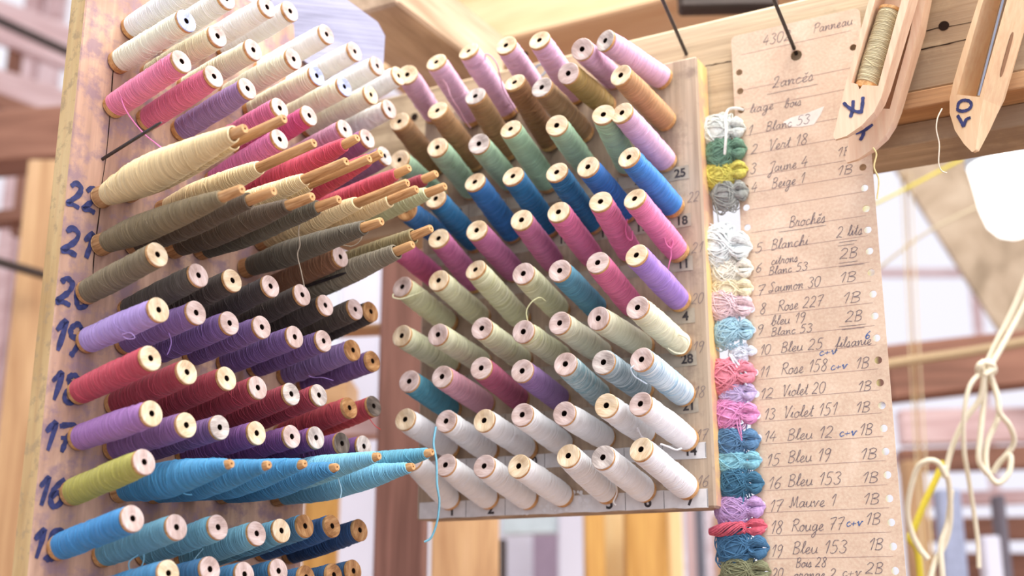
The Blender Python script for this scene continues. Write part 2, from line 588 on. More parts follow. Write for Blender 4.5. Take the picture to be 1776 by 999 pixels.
def window(i, x0, x1, z0, z1):
    b = MB()
    t = 0.09
    for (cx, cz, sx, sz) in (((x0 + x1) / 2, z0 + t / 2, x1 - x0, t), ((x0 + x1) / 2, z1 - t / 2, x1 - x0, t), (x0 + t / 2, (z0 + z1) / 2, t, z1 - z0), (x1 - t / 2, (z0 + z1) / 2, t, z1 - z0)):
        b.box((cx, WY, cz), sx, 0.1, sz, bev=0.006)
    fr = link('window_%d' % i, b.mesh('window_frame', [M_PINKW], smooth=False))
    tag(fr, kind='structure')
    b = MB()
    b.box(((x0 + x1) / 2, WY, (z0 + z1) / 2), x1 - x0 - 2 * t, 0.006, z1 - z0 - 2 * t)
    link('pane', b.mesh('pane', [M_GLASS], smooth=False), fr)
    b = MB()
    nx, nz = 2, 4
    for k in range(1, nx):
        b.box((x0 + (x1 - x0) * k / nx, WY, (z0 + z1) / 2), 0.035, 0.05, z1 - z0 - 2 * t)
    for k in range(1, nz):
        b.box(((x0 + x1) / 2, WY, z0 + (z1 - z0) * k / nz), x1 - x0 - 2 * t, 0.05, 0.035)
    link('glazing_bars', b.mesh('glazing_bars', [M_PINKW], smooth=False), fr)
for i in range(6):
    window(i + 1, -4.2 + 1.5 * i, -4.2 + 1.5 * i + 1.46, 1.1, 5.2)

# ------------------------------------------------------------------ background timbers
def bm_px(name, a, b, d, wpx, hm, m, label, cat='beam', d2=None, group=None, nrm=None):
    d2 = d2 or d
    w = wpx * d / FPX
    return beam(name, pt(a[0], a[1], d), pt(b[0], b[1], d2), w, hm, m, label, cat, group, nrm=nrm)
def vpost(name, x, y0, y1, d, wpx, hm, m, label, cat='post', nrm=None, group=None):
    """upright timber through pixel (x, y1) at depth d, reaching up to the height seen at y0"""
    p = pt(x, y1, d)
    r = ray(x, y0)
    t = p.y / r.y
    z1 = CAM.z + r.z * t
    q = Vector((p.x, p.y, z1))
    return beam(name, p, q, wpx * d / FPX, hm, m, label, cat, group, nrm=nrm)
# left side
bm_px('loom_beam', (-140, 262), (185, 236), 3.0, 92, 0.12, M_RED, 'red brown loom beam crossing behind the top of the left board')
bm_px('loom_beam', (-140, 395), (185, 362), 3.4, 24, 0.06, M_RED, 'thin red brown rail at left, below the wide loom beam')
vpost('loom_post', 20, 290, 1120, 2.5, 94, 0.1, M_TAN, 'tan upright loom post left of the left board')
bm_px('roof_batten', (-80, 8), (230, 128), 4.6, 70, 0.08, M_PINKW, 'wide pale pink roof batten slanting at the upper left', 'batten')
bm_px('roof_batten', (-80, 0), (200, 128), 4.2, 14, 0.03, M_DARKW, 'thin dark slanting batten at the upper left', 'batten')
bm_px('roof_batten', (-80, 128), (180, 214), 4.4, 60, 0.08, M_PINKW, 'pale pink batten just above the wide loom beam', 'batten')
bm_px('roof_batten', (-60, 155), (70, 205), 3.6, 26, 0.05, M_RED, 'short brown batten resting on the wide loom beam', 'batten')
vpost('window_strut', 20, 30, 150, 4.58, 20, 0.05, M_RED, 'short brown strut between the pink battens', 'strut')
vpost('window_strut', 26, 280, 410, 3.40, 10, 0.04, M_RED, 'thin strut in the gap under the wide loom beam', 'strut')
bm_px('loom_rail', (-60, 438), (80, 478), 2.57, 12, 0.04, M_DARKW, 'thin dark rail slanting left of the tan post', 'rail')
# between the two boards
vpost('loom_post', 692, 380, 1140, 1.75, 88, 0.09, wood('brown_post', (102, 70, 60), (140, 100, 88), (154, 114, 100), (1.0, 12, 12)), 'red brown loom post between the two bobbin boards')
vpost('loom_post', 806, 860, 1140, 2.0, 118, 0.1, M_TAN, 'tan loom post below the left corner of the right board')
vpost('white_plank', 606, 420, 1140, 3.0, 72, 0.05, M_WHITE, 'white painted plank right of the left board', 'plank')
bm_px('loom_rail', (470, 580), (700, 570), 1.93, 12, 0.05, M_TAN, 'tan rail in the gap right of the dark bobbins', 'rail')
bm_px('loom_rail', (430, 688), (612, 690), 2.13, 60, 0.16, M_TAN, 'wide tan rail behind the right end of the red bobbins', 'rail')
bm_px('loom_rail', (470, 745), (700, 740), 1.92, 38, 0.05, M_PINKW, 'pink rail behind the ends of the violet bobbins', 'rail')
vpost('loom_plank', 548, 640, 1140, 2.1, 60, 0.04, M_YEL, 'ochre plank behind the lower right end of the left board', 'plank')
# under the right board
vpost('white_plank', 895, 860, 1140, 3.2, 60, 0.05, M_WHITE, 'white painted plank under the right board, beside the tan post', 'plank')
vpost('white_plank', 992, 860, 1140, 3.0, 44, 0.05, M_WHITE, 'white painted plank under the right board, left of the ochre planks', 'plank')
bm_px('white_rail', (870, 905), (985, 902), 3.10, 46, 0.04, plain('pale_mint_paint', (206, 222, 226), 0.6), 'pale mint rail across the white planks', 'rail')
vpost('dark_stile', 872, 935, 1140, 2.6, 13, 0.03, M_DARKW, 'narrow dark stile beside the tan post under the right board', 'stile')
vpost('loom_part', 948, 925, 1140, 4.0, 50, 0.05, plain('mauve_brown_paint', (158, 140, 158), 0.7), 'dim mauve brown panel between the white planks', 'panel')
vpost('loom_plank', 1034, 850, 1140, 2.3, 36, 0.05, M_YEL, 'narrow ochre plank right of the white planks', 'plank')
vpost('loom_plank', 1070, 850, 1140, 2.45, 36, 0.05, M_PALEY, 'light yellow plank between the two ochre planks', 'plank')
vpost('loom_plank', 1125, 850, 1140, 2.3, 74, 0.05, M_YEL, 'broad ochre plank under the right part of the right board', 'plank')
vpost('loom_plank', 1176, 850, 1140, 2.35, 26, 0.05, M_PALEY, 'pale yellow plank edge right of the broad ochre plank', 'plank')
vpost('loom_upright', 1222, 850, 1140, 3.4, 14, 0.05, plain('grey_paint', (112, 112, 122), 0.6), 'slim grey upright between the ochre planks and the card', 'upright')
vpost('loom_upright', 1205, 850, 1140, 3.9, 16, 0.05, M_PINKW, 'slim pink upright left of the grey upright', 'upright')
vpost('loom_upright', 1262, 890, 1140, 2.9, 22, 0.05, M_TAN, 'slim tan upright behind the skeins near the bottom', 'upright')
# above the right board
D_B = 0.036
MBp = on(1230, 120, PR - nR * D_B, nR)
def beam_on(name, a, b, off, wm, hm, m, label, cat='beam'):
    p0 = on(a[0], a[1], PR + nR * off, nR)
    p1 = on(b[0], b[1], PR + nR * off, nR)
    z = (p0.z + p1.z) / 2
    p0.z = p1.z = z
    return beam(name, p0, p1, wm, hm, m, label, cat, nrm=nR)
# big holding beam: front face flush with the back of the right board
tz = on(1320, 13, PR - nR * D_B, nR).z
bz = on(1640, 152, PR - nR * D_B, nR).z
pA = on(560, 200, PR - nR * D_B, nR)
pB = on(2050, 0, PR - nR * D_B, nR)
HB = (tz - bz)
zc = (tz + bz) / 2
q0 = Vector((pA.x, pA.y, zc)) - nR * 0.045
q1 = Vector((pB.x, pB.y, zc)) - nR * 0.045
hold = beam('holding_beam', q0, q1, HB, 0.09, M_BEAMW, 'weathered horizontal beam that carries the right board, card and shuttles', 'beam', nrm=nR)
MH = hold.matrix_world.copy()
MHi = MH.inverted()
def on_hold(x, y, off=0.0):
    return MHi @ on(x, y, PR - nR * (D_B - off), nR)
for (x, y, r) in ((1637, 45, 0.0052), (719, 203, 0.0050), (910, 96, 0.005)):
    c = on_hold(x, y)
    b = MB()
    n = 20
    vs = [(c.x + r * math.cos(6.2832 * k / n), c.y + r * math.sin(6.2832 * k / n), 0.0454) for k in range(n)]
    b.add(vs, [tuple(range(n))])
    link('peg_hole', b.mesh('peg_hole', [M_HOLE], smooth=False), hold)
for pl in (((1215, 116), (1268, 106)), ((1560, 62), (1690, 37)), ((1570, 92), (1690, 66)), ((1740, 30), (1800, 18))):
    pp = [on_hold(*p) for p in pl]
    ps = [pp[0].lerp(pp[1], k / 8) + Vector((0, random.uniform(-.0006, .0006), 0)) for k in range(9)]
    b = MB()
    ribbon(b, ps, 0.0011, 0.0453, jit=.5)
    link('crack', b.mesh('crack', [M_HOLE], smooth=False), hold)
# batten fixed under the front of the beam
zs = bz - 0.009
beam('edge_batten', Vector((q0.x, q0.y, zs)) + nR * 0.004, Vector((q1.x, q1.y, zs)) + nR * 0.004, 0.0175, 0.094, M_TAN, 'thin tan batten running along the bottom of the holding beam', 'batten', nrm=nR, bev=0.001)
zs2 = bz - 0.030
beam('edge_batten', Vector((q0.x, q0.y, zs2)) - nR * 0.02, Vector((q1.x, q1.y, zs2)) - nR * 0.02, 0.0235, 0.07, M_BEAMW, 'grey brown batten tucked under the tan batten of the holding beam', 'batten', nrm=nR, bev=0.001)
# upper beam, higher and further back
def parallel_beam(name, ytop, ybot, xref, off, depth, m, label, xl=500, xr=2050, cat='beam'):
    P = PR + nR * off
    zt = on(xref, ytop, P, nR).z
    zb = on(xref, ybot, P, nR).z
    a = on(xl, 100, P, nR)
    c = on(xr, 100, P, nR)
    z = (zt + zb) / 2
    return beam(name, Vector((a.x, a.y, z)) - nR * depth / 2, Vector((c.x, c.y, z)) - nR * depth / 2, zt - zb, depth, m, label, cat, nrm=nR)
parallel_beam('roof_beam', -130, 38, 1000, -0.55, 0.30, wood('fresh_timber', (206, 162, 116), (228, 190, 148), (238, 206, 168), (0.7, 7, 7)), 'light wooden roof beam at the top, above the right board', 640, 1480)
# dark piece top right
bm_px('dark_board', (1176, -8), (1345, -12), 1.75, 66, 0.03, M_DARKW, 'dark board at the top edge above the holding beam', 'board', nrm=nR)
# diagonal joist upper middle: underside + lit side
def prism(name, front, d0, back, d1, m, label, cat):
    vs = [pt(x, y, d0) for x, y in front] + [pt(x, y, d1) for x, y in back]
    n = len(front)
    fs = [tuple(range(n)), tuple(reversed(range(n, 2 * n)))]
    for k in range(n):
        k2 = (k + 1) % n
        fs.append((k, n + k, n + k2, k2))
    c = sum(vs, Vector()) / len(vs)
    bb = MB()
    M = frame(c, Vector((0, 0, 1)), (vs[n] + vs[n + 1]) - (vs[0] + vs[1]))
    Mi = M.inverted()
    bb.add([Mi @ p for p in vs], fs)
    me = bb.mesh(name, [m], smooth=False)
    import bmesh
    bq = bmesh.new()
    bq.from_mesh(me)
    bmesh.ops.recalc_face_normals(bq, faces=bq.faces)
    bq.to_mesh(me)
    bq.free()
    o = link(name, me)
    o.matrix_world = M
    return tag(o, label, cat)
M_JOIST = wood('joist_timber', (146, 120, 94), (196, 170, 142), (220, 200, 180), (1.0, 7, 7))
J0 = pt(690, 6, 1.5)
jr = ray(845, 122)
J1 = CAM + jr * ((J0.z - CAM.z) / jr.z)
jd = (J1 - J0).normalized()
jn = Vector((jd.y, -jd.x, 0))
jh, jw = 0.075, 0.115
off = Zv * (jh / 2) - jn * (jw / 2)
beam('roof_joist', J0 + off, J1 + off + jd * .05, jh, jw, M_JOIST, 'squared wooden joist running back into the roof beam above the bobbins', 'joist', nrm=jn)
# blue grey bracket
bk = [(470, -60), (575, -20), (655, 38), (668, 62), (664, 128), (640, 150), (560, 130), (470, 60)]
Pb = pt(600, 60, 1.37)
nb = Vector((0.25, -0.95, -0.1)).normalized()
Mb = frame(Pb, nb, (1, 0, 0))
vs, fs = curve_fill([[tuple((Mb.inverted() @ on(x, y, Pb, nb))[:2]) for x, y in bk]], 0.035)
b = MB()
b.add(vs, fs)
br = link('loom_bracket', b.mesh('loom_bracket', [wood('grey_blue_timber', (130, 130, 150), (166, 166, 188), (186, 186, 206), (2, 9, 9))], smooth=False))
br.matrix_world = Mb
tag(br, 'blue grey bracket with a cut corner behind the cream bobbins', 'bracket')

# right side, behind the card and shuttles
prism('roof_board', [(1530, 250), (1900, 215), (1900, 720), (1745, 592)], 3.0, [(1530, 262), (1900, 225), (1900, 730), (1745, 600)], 3.06, wood('grey_tan_board', (150, 132, 108), (186, 166, 140), (204, 186, 160), (0.8, 6, 6)), 'broad grey tan board slanting behind the lamp', 'board')
bm_px('loom_beam', (1530, 652), (1900, 610), 2.6, 92, 0.1, M_RED, 'red brown loom beam behind the hanging white cord')
bm_px('loom_beam', (1560, 215), (1800, 188), 2.2, 30, 0.05, M_TAN, 'tan rail just under the holding beam at right')
vpost('loom_upright', 1552, 250, 1140, 2.0, 13, 0.02, plain('yellow_grey', (196, 188, 122), 0.6), 'narrow yellow grey upright right of the card', 'upright')
bm_px('loom_rail', (1560, 742), (1900, 735), 3.2, 60, 0.05, M_PINKW, 'pink loom rail under the red brown beam at right', 'rail')
bm_px('loom_rail', (1560, 800), (1900, 790), 3.0, 40, 0.05, M_RED, 'red brown rail behind the cord loops', 'rail')
bm_px('loom_rail', (1590, 868), (1900, 858), 3.4, 24, 0.05, M_PINKW, 'pale pink rail low at right', 'rail')
bm_px('loom_rail', (1600, 920), (1900, 915), 3.2, 40, 0.05, M_RED, 'lowest but one red brown rail at right', 'rail')
bm_px('loom_rail', (1600, 985), (1900, 985), 3.3, 50, 0.05, M_RED, 'lowest red brown rail at right', 'rail')
vpost('blue_grey_post', 1668, 850, 1140, 2.5, 40, 0.04, plain('blue_grey_paint', (158, 166, 190), 0.6), 'blue grey post low at right behind the cord', 'post')
vpost('loom_upright', 1608, 800, 1140, 2.7, 34, 0.05, M_TAN, 'tan upright behind the left cord loop', 'upright')
vpost('loom_upright', 1758, 860, 1140, 2.7, 14, 0.05, plain('dim_grey_paint', (116, 110, 118), .6), 'dark upright at the right edge', 'upright')
vpost('white_plank', 1735, 930, 1140, 2.6, 30, 0.04, M_WHITE, 'white plank low at the right edge', 'plank')

# ------------------------------------------------------------------ left board
M_LB = wood('left_board_wood', (132, 98, 84), (190, 154, 132), (216, 182, 154), (9, 2.2, 9), (90, 5, 90), stain=(140, 116, 128), stain_scale=34, stain_pos=(.48, .60))
M_LE = wood('left_board_edge', (190, 156, 104), (216, 186, 132), (228, 202, 152), (9, 1.5, 9), (90, 6, 90), stain=(176, 152, 116), stain_scale=70)
TL_ = 0.024
u0 = uvL(150, 0).x
u0 = uvL(99, 500).x
u1 = MLi @ on(522, 985, PL, nL)
u1 = u1.x
zt, zb = uvL(508, 40).y, -0.36
board_l = empty('bobbin_board', ML @ Matrix.Translation((u0, zb, 0)))
tag(board_l, 'pink tan left board with painted numbers 15 to 22 at its edge', 'bobbin board')
b = MB()
b.box(((u1 - u0) / 2, (zt - zb) / 2, -TL_ / 2), u1 - u0, zt - zb, TL_, bev=0.0012)
pn = link('panel', b.mesh('panel', [M_LB, M_LE], smooth=False), board_l)
for p in pn.data.polygons:
    if p.normal.x < -0.9:
        p.material_index = 1
b = MB()
cr = [uvL(x, y) - Vector((u0, zb, 0)) for x, y in ((196, 120), (186, 250), (175, 330), (172, 370), (163, 440), (160, 500))]
ribbon(b, smooth_path(cr, 6), 0.0009, 0.0004, jit=.4)
link('joint_crack', b.mesh('joint_crack', [M_HOLE], smooth=False), board_l)
def painted(txt, x, y, hpx, wpx, stroke=0.0050):
    b = MB()
    c = uvL(x, y) - Vector((u0, zb, 0))
    q = uvL(x + wpx, y) - Vector((u0, zb, 0))
    hh = (uvL(x, y - hpx) - uvL(x, y)).y
    for s in strokes(txt, c.x, c.y, hh, slant=0.06, width=q.x - c.x):
        ribbon(b, s, stroke, 0.0004 + random.random() * .0002, jit=.22)
    link('painted_number', b.mesh('painted_number', [M_INK], smooth=False), board_l)
for t, x, y, h, w in (('22', 114, 354, 42, 56), ('21', 105, 436, 46, 56), ('20', 96, 524, 46, 62), ('19', 88, 606, 54, 56),
                      ('18', 81, 692, 50, 58), ('17', 70, 780, 50, 58), ('16', 60, 876, 50, 52), ('15', 50, 968, 50, 58)):
    painted(t, x, y, h, w)

# ------------------------------------------------------------------ right board
M_RB = wood('right_board_wood', (128, 110, 92), (172, 152, 130), (190, 172, 150), (11, 1.6, 9), (120, 5, 90), stain=(140, 122, 108), stain_scale=18)
M_RE = wood('right_board_edge', (206, 160, 92), (234, 196, 130), (240, 210, 156), (9, 1.5, 9), (90, 6, 90), stain=(196, 150, 140), stain_scale=16, stain_pos=(.48, .60))
cBL = uvR(733, 903)
cBR = uvR(1247, 879)
cTR = uvR(1203, 96)
cTL = uvR(726, 206)
rb_u0, rb_u1 = (cBL.x + cTL.x) / 2, (cBR.x + cTR.x) / 2
rb_v0, rb_v1 = (cBL.y + cBR.y) / 2, (cTR.y + cTL.y) / 2
ORB = Vector((rb_u0, rb_v0, 0))
board_r = empty('bobbin_board', MR @ Matrix.Translation(ORB))
tag(board_r, 'grey brown right board with printed paper number strips', 'bobbin board')
wR, hR = rb_u1 - rb_u0, rb_v1 - rb_v0
b = MB()
b.box((wR / 2, hR / 2, -0.017), wR, hR, 0.034, bev=0.0022)
pn = link('panel', b.mesh('panel', [M_RB, M_RE], smooth=False), board_r)
for p in pn.data.polygons:
    if p.normal.x > 0.9:
        p.material_index = 1

# ------------------------------------------------------------------ bobbin meshes
R_CAP = 0.0110
def cap_mesh(mat):
    b = MB()
    R = R_CAP
    b.lathe([(0, R * 0.9), (0.0004, R), (0.0030, R)], 32, mi=1)
    b.lathe([(0.0030, R), (0.0036, R * .95), (0.0036, R * .50), (0.0033, R * .46), (0.0034, R * .27), (0.0030, R * .24)], 32, mi=0)
    b.lathe([(0.0030, R * .24), (-0.010, R * .20)], 32, mi=2, cap1=True)
    b.lathe([(0, R * .9), (0, R * .3)], 32, mi=1)
    return b.mesh('end_cap', [mat, M_RIM, M_HOLE])
CAPS = {k: cap_mesh(m) for k, m in M_CAP.items()}
b = MB()
b.lathe([(0, R_CAP * .5), (0, R_CAP * .93), (0.0006, R_CAP), (0.0060, R_CAP), (0.0064, R_CAP * .8)], 28)
BASE = b.mesh('base_flange', [M_RIM])

def wraps(b, prof, L, k, r, zm=.95):
    """stray turns lying over the winding"""
    for _ in range(k):
        z = random.uniform(0.12, zm - .06) * L
        a = random.uniform(0, 6.28)
        pitch = random.uniform(-.006, .006)
        turns = random.uniform(0.5, 1.1)
        ps = []
        n = 18
        for i in range(n + 1):
            t = i / n
            zz = min(max(z + pitch * (t - .5) * 2 + .003 * math.sin(9 * t), .07 * L), (zm - .01) * L)
            rr = prof(zz / L) + r * 1.3
            ang = a + turns * 6.2832 * t
            ps.append((rr * math.cos(ang), rr * math.sin(ang), zz))
        b.tube(ps, r, 5, mi=1)
def thread_mesh(z0, z1, prof, mat, color, L, segs=26, step=0.0011, amp=0.00026, nwrap=7):
    b = MB()
    ph = random.uniform(0, 6.28)
    ph2 = random.uniform(0, 6.28)
    tilt = random.uniform(0.0006, 0.0016)
    slow = [random.uniform(-.0003, .0003) for _ in range(9)]
    rows = []
    z = z0
    while z < z1 - 0.0004:
        w = random.uniform(0.0008, 0.0019)
        w = min(w, z1 - z)
        q = 8 * (z - z0) / (z1 - z0)
        k = min(int(q), 7)
        sl = slow[k] * (1 - (q - k)) + slow[k + 1] * (q - k)
        hgt = random.uniform(0.00010, 0.00052)
        b0 = prof(z / L) + sl
        rows += [(z, b0 - .00034), (z + w * .28, b0 + hgt * .8), (z + w * .68, b0 + hgt)]
        z += w
    def wob(z, r, a):
        return (r + 0.00018 * math.sin(2 * a + ph2 + z * 90), min(max(z + tilt * math.cos(a + ph), z0 - .0003), z1 + .0003))
    rows = [(z0, rows[0][1] * .8)] + rows + [(z1, rows[-1][1] * .8)]
    b.lathe(rows, segs, wob)
    wraps(b, prof, L, nwrap, 0.00028, z1 / L)
    return b.mesh('wound_thread', [mat, strand(tuple(int(min(246, v * .86 + 44)) for v in color), .08)])

def orient(base, tip, n):
    z = (tip - base).normalized()
    return frame(base, z, Zv.cross(z) + Vector((1e-4, 0, 0))) @ Matrix.Rotation(random.uniform(0, 6.28), 4, 'Z')

SPOOLS = []
def bobbin(base, tip, color, cap, label, group, fat=1.0, c2=None, n=None):
    M = orient(base, tip, n)
    L = (tip - base).length
    root = empty('thread_bobbin', M)
    tag(root, label, 'bobbin', group)
    link('base_flange', BASE, root)
    f0 = random.uniform(.98, 1.03) * fat
    f1 = random.uniform(.93, 1.0) * fat
    def prof(t):
        r = R_CAP * (f0 * (1 - t) + f1 * t) + 0.0006 * math.sin(math.pi * min(1, max(0, t)))
        e = min(1, (1 - t) / 0.06)
        return r * (0.93 + .07 * e)
    zc = L - 0.0036
    link('wound_thread', thread_mesh(0.0055, zc + 0.0003, prof, yarn(color, c2=c2), color, L), root)
    link('end_cap', CAPS[cap], root, Matrix.Translation((0, 0, zc)))
    SPOOLS.append(root)
    return root
def pirn(base, tip, color, label, group, end=0.86, rmax=0.0105, rend=0.0055, fat_at=0.35, c2=None, collar=0.06):
    M = orient(base, tip, None)
    L = (tip - base).length
    root = empty('thread_pirn', M)
    tag(root, label, 'pirn', group)
    rmax *= 1.12
    rend *= 1.06
    rs = min(0.0047, rend * .82)
    b = MB()
    b.lathe([(0, .0076), (0, .0094), (.0012, .0104), (.0022, .0099), (.0035, .0104), (L * collar + .003, .0096), (L * collar + .006, .006), (L * .5, rs * 1.15), (L * end, rs * 1.06), (L - .0012, rs * .92), (L, rs * .78)], 22)
    b.lathe([(L, rs * .78), (L, rs * .25), (L - .002, rs * .2)], 22)
    link('wooden_core', b.mesh('wooden_core', [M_STICK]), root)
    def prof(t):
        u = min(1, max(0, (t - collar) / (end - collar)))
        if u < fat_at:
            k = u / fat_at
            r = .0100 + (rmax - .0100) * math.sin(k * math.pi / 2)
        else:
            k = (u - fat_at) / (1 - fat_at)
            r = rmax + (rend - rmax) * (k ** 1.5)
        return r
    link('wound_thread', thread_mesh(L * collar, L * end, prof, yarn(color, c2=c2), color, L, nwrap=8), root)
    SPOOLS.append(root)
    return root
def by_dir(tip, d, L, P, n):
    """tip seen at pixel tip, axis direction d, length L, base lying on plane (P, n)"""
    r = ray(*tip)
    t = ((P - CAM).dot(n) + L * d.dot(n)) / r.dot(n)
    T = CAM + r * t
    return T - d * L, T
def by_len(base, tip, L, P, n):
    B = on(base[0], base[1], P, n)
    r = ray(*tip).normalized()
    c = CAM - B
    bb = r.dot(c)
    disc = bb * bb - (c.dot(c) - L * L)
    t = -bb - math.sqrt(disc) if disc > 0 else -bb
    return B, CAM + r * t
def dirL(up_deg, yaw=0.0):
    d = nL.copy()
    d = Matrix.Rotation(math.radians(yaw), 3, 'Z') @ d
    a = math.radians(up_deg)
    return (d * math.cos(a) + Zv * math.sin(a)).normalized()
ORD = ['first', 'second', 'third', 'fourth', 'fifth', 'sixth', 'seventh', 'eighth']
LB = 0.098
# left rows: (row words, group, [ (tip x, tip y, colour, colour words, cap) ...], tilt)
CRM = (248, 247, 238)
IVO = (228, 222, 186)
left_rows = [
 ('topmost row', 9, 9.5, [((345, -25), CRM, 'ivory', 'rose'), ((393, -3), CRM, 'ivory', 'rose'), ((464, 12), (249, 248, 240), 'cream white', 'rose'), ((504, 19), (249, 248, 240), 'cream white', 'rose'),
   ((567, 59), (250, 250, 244), 'white', 'rose'), ((616, 89), (250, 250, 244), 'white', 'rose'), ((655, 114), (250, 249, 242), 'white', 'rose'), ((692, 131), (250, 249, 242), 'white', 'cream')]),
 ('second row from top', 9, 9, [((324, 36), (244, 240, 212), 'pale lemon', 'blue'), ((378, 62), (236, 228, 190), 'cream yellow', 'rose'), ((440, 86), (234, 228, 196), 'cream yellow', 'rose'), ((510, 102), (240, 236, 208), 'ivory', 'rose'),
   ((550, 131), (236, 230, 202), 'ivory', 'blue'), ((598, 150), (240, 236, 206), 'ivory', 'blue'), ((644, 164), (232, 228, 202), 'ivory', 'cream'), ((676, 189), (236, 232, 226), 'white', 'rose')]),
 ('third row from top', 9, 12.5, [((316, 106), (234, 122, 158), 'pink', 'rose'), ((372, 132), (224, 104, 142), 'deep pink', 'rose'), ((430, 153), (158, 120, 176), 'muted purple', 'rose'), ((486, 187), (222, 100, 148), 'pink', 'rose'),
   ((537, 200), (216, 78, 136), 'hot pink', 'rose'), ((599, 224), (206, 142, 172), 'mauve', 'rose'), ((638, 240), (154, 84, 134), 'plum', 'rose'), ((668, 270), (142, 102, 140), 'dull plum', 'grey')]),
]
SAT = lambda c: c
def left_label(cw, i, words, kind='bobbin'):
    return '%s thread %s, %s peg of the %s, left board' % (cw, kind, ORD[i], words)
BASES_L = {}
for words, sp, tilt, items in left_rows:
    for i, (tp, c, cw, cap) in enumerate(items):
        B, T = by_dir(tp, dirL(tilt), LB, PL, nL)
        bobbin(B, T, c, cap, left_label(cw, i, words), 'bobbins of the %s, left board' % words)
num_rows = [
 ('row painted 20', 11.5, [((274, 441), (122, 106, 76), 'grey brown', 'cream'), ((345, 477), (84, 74, 62), 'dark brown', 'rose'), ((404, 486), (72, 60, 52), 'dark brown', 'cream'), ((470, 496), (66, 56, 54), 'dark brown', 'rose'),
   ((525, 511), (64, 52, 46), 'dark brown', 'rose'), ((565, 529), (62, 50, 44), 'dark brown', 'rose'), ((617, 536), (78, 66, 54), 'dark brown', 'rose'), ((644, 540), (54, 44, 38), 'near black', 'brown')]),
 ('row painted 19', 9, [((276, 537), (178, 150, 216), 'lavender', 'cream'), ((341, 542), (140, 104, 170), 'violet', 'rose'), ((399, 560), (118, 84, 152), 'deep violet', 'rose'), ((455, 567), (124, 90, 156), 'deep violet', 'rose'),
   ((512, 584), (118, 84, 150), 'deep violet', 'rose'), ((562, 591), (116, 82, 146), 'deep violet', 'rose'), ((613, 607), (138, 108, 166), 'violet', 'brown'), ((647, 626), (116, 78, 138), 'deep violet', 'brown')]),
 ('row painted 18', 11.5, [((262, 621), (198, 62, 80), 'crimson', 'cream'), ((325, 645), (168, 48, 62), 'dark crimson', 'cream'), ((394, 656), (164, 44, 58), 'dark crimson', 'cream'), ((448, 672), (162, 42, 58), 'dark crimson', 'rose'),
   ((506, 683), (162, 44, 60), 'dark crimson', 'grey'), ((554, 685), (172, 50, 66), 'crimson', 'grey'), ((607, 707), (186, 52, 62), 'red', 'brown'), ((649, 704), (190, 54, 62), 'red', 'dark')]),
 ('row painted 17', 7.5, [((264, 717), (166, 112, 182), 'orchid purple', 'cream'), ((324, 737), (134, 88, 150), 'purple', 'cream'), ((382, 741), (122, 84, 142), 'purple', 'grey'), ((446, 751), (120, 66, 136), 'deep purple', 'cream'),
   ((507, 757), (112, 56, 124), 'deep purple', 'rose'), ((549, 759), (110, 54, 122), 'deep purple', 'grey'), ((594, 769), (108, 54, 120), 'deep purple', 'dark'), ((632, 774), (112, 62, 130), 'deep purple', 'grey')]),
 ('row painted 15', 12, [((231, 899), (46, 134, 198), 'bright blue', 'rose'), ((307, 914), (92, 158, 184), 'pale teal blue', 'rose'), ((379, 914), (98, 168, 194), 'pale teal blue', 'rose'), ((446, 925), (104, 172, 196), 'pale teal blue', 'rose'),
   ((489, 920), (88, 156, 184), 'teal blue', 'cream'), ((530, 912), (64, 122, 158), 'slate blue', 'brown'), ((577, 912), (30, 82, 142), 'navy blue', 'brown'), ((625, 919), (26, 66, 118), 'dark navy blue', 'brown')]),
 ('lowest row', 10, [((293, 994), (58, 138, 190), 'blue', 'cream'), ((365, 987), (48, 116, 168), 'blue', 'rose'), ((425, 996), (50, 122, 172), 'blue', 'rose'), ((484, 990), (34, 104, 152), 'blue', 'rose'),
   ((532, 1001), (44, 104, 156), 'blue', 'brown'), ((580, 997), (30, 82, 130), 'dark blue', 'brown'), ((614, 990), (34, 84, 130), 'dark blue', 'brown')]),
]
for words, tilt, items in num_rows:
    for i, (tp, c, cw, cap) in enumerate(items):
        B, T = by_dir(tp, dirL(tilt), LB, PL, nL)
        bobbin(B, T, c, cap, left_label(cw, i, words), 'bobbins of the %s, left board' % words)
# column positions along the board for the pirns
col0 = 0.0
def colbase(x, y, i, step=0.0405):
    p = uvL(x, y)
    return ML @ Vector((p.x + i * step, p.y, 0))
def pirn_at(B, tp, d, *a, **k):
    """length comes from where the axis passes nearest to the seen tip"""
    r = ray(*tp).normalized()
    w = B - CAM
    bb = r.dot(d)
    s = (bb * r.dot(w) - d.dot(w)) / (1 - bb * bb)
    q = B + d * s
    t = r.dot(q - CAM)
    return pirn(B, CAM + r * t, *a, **k)
dP = dirL(9)
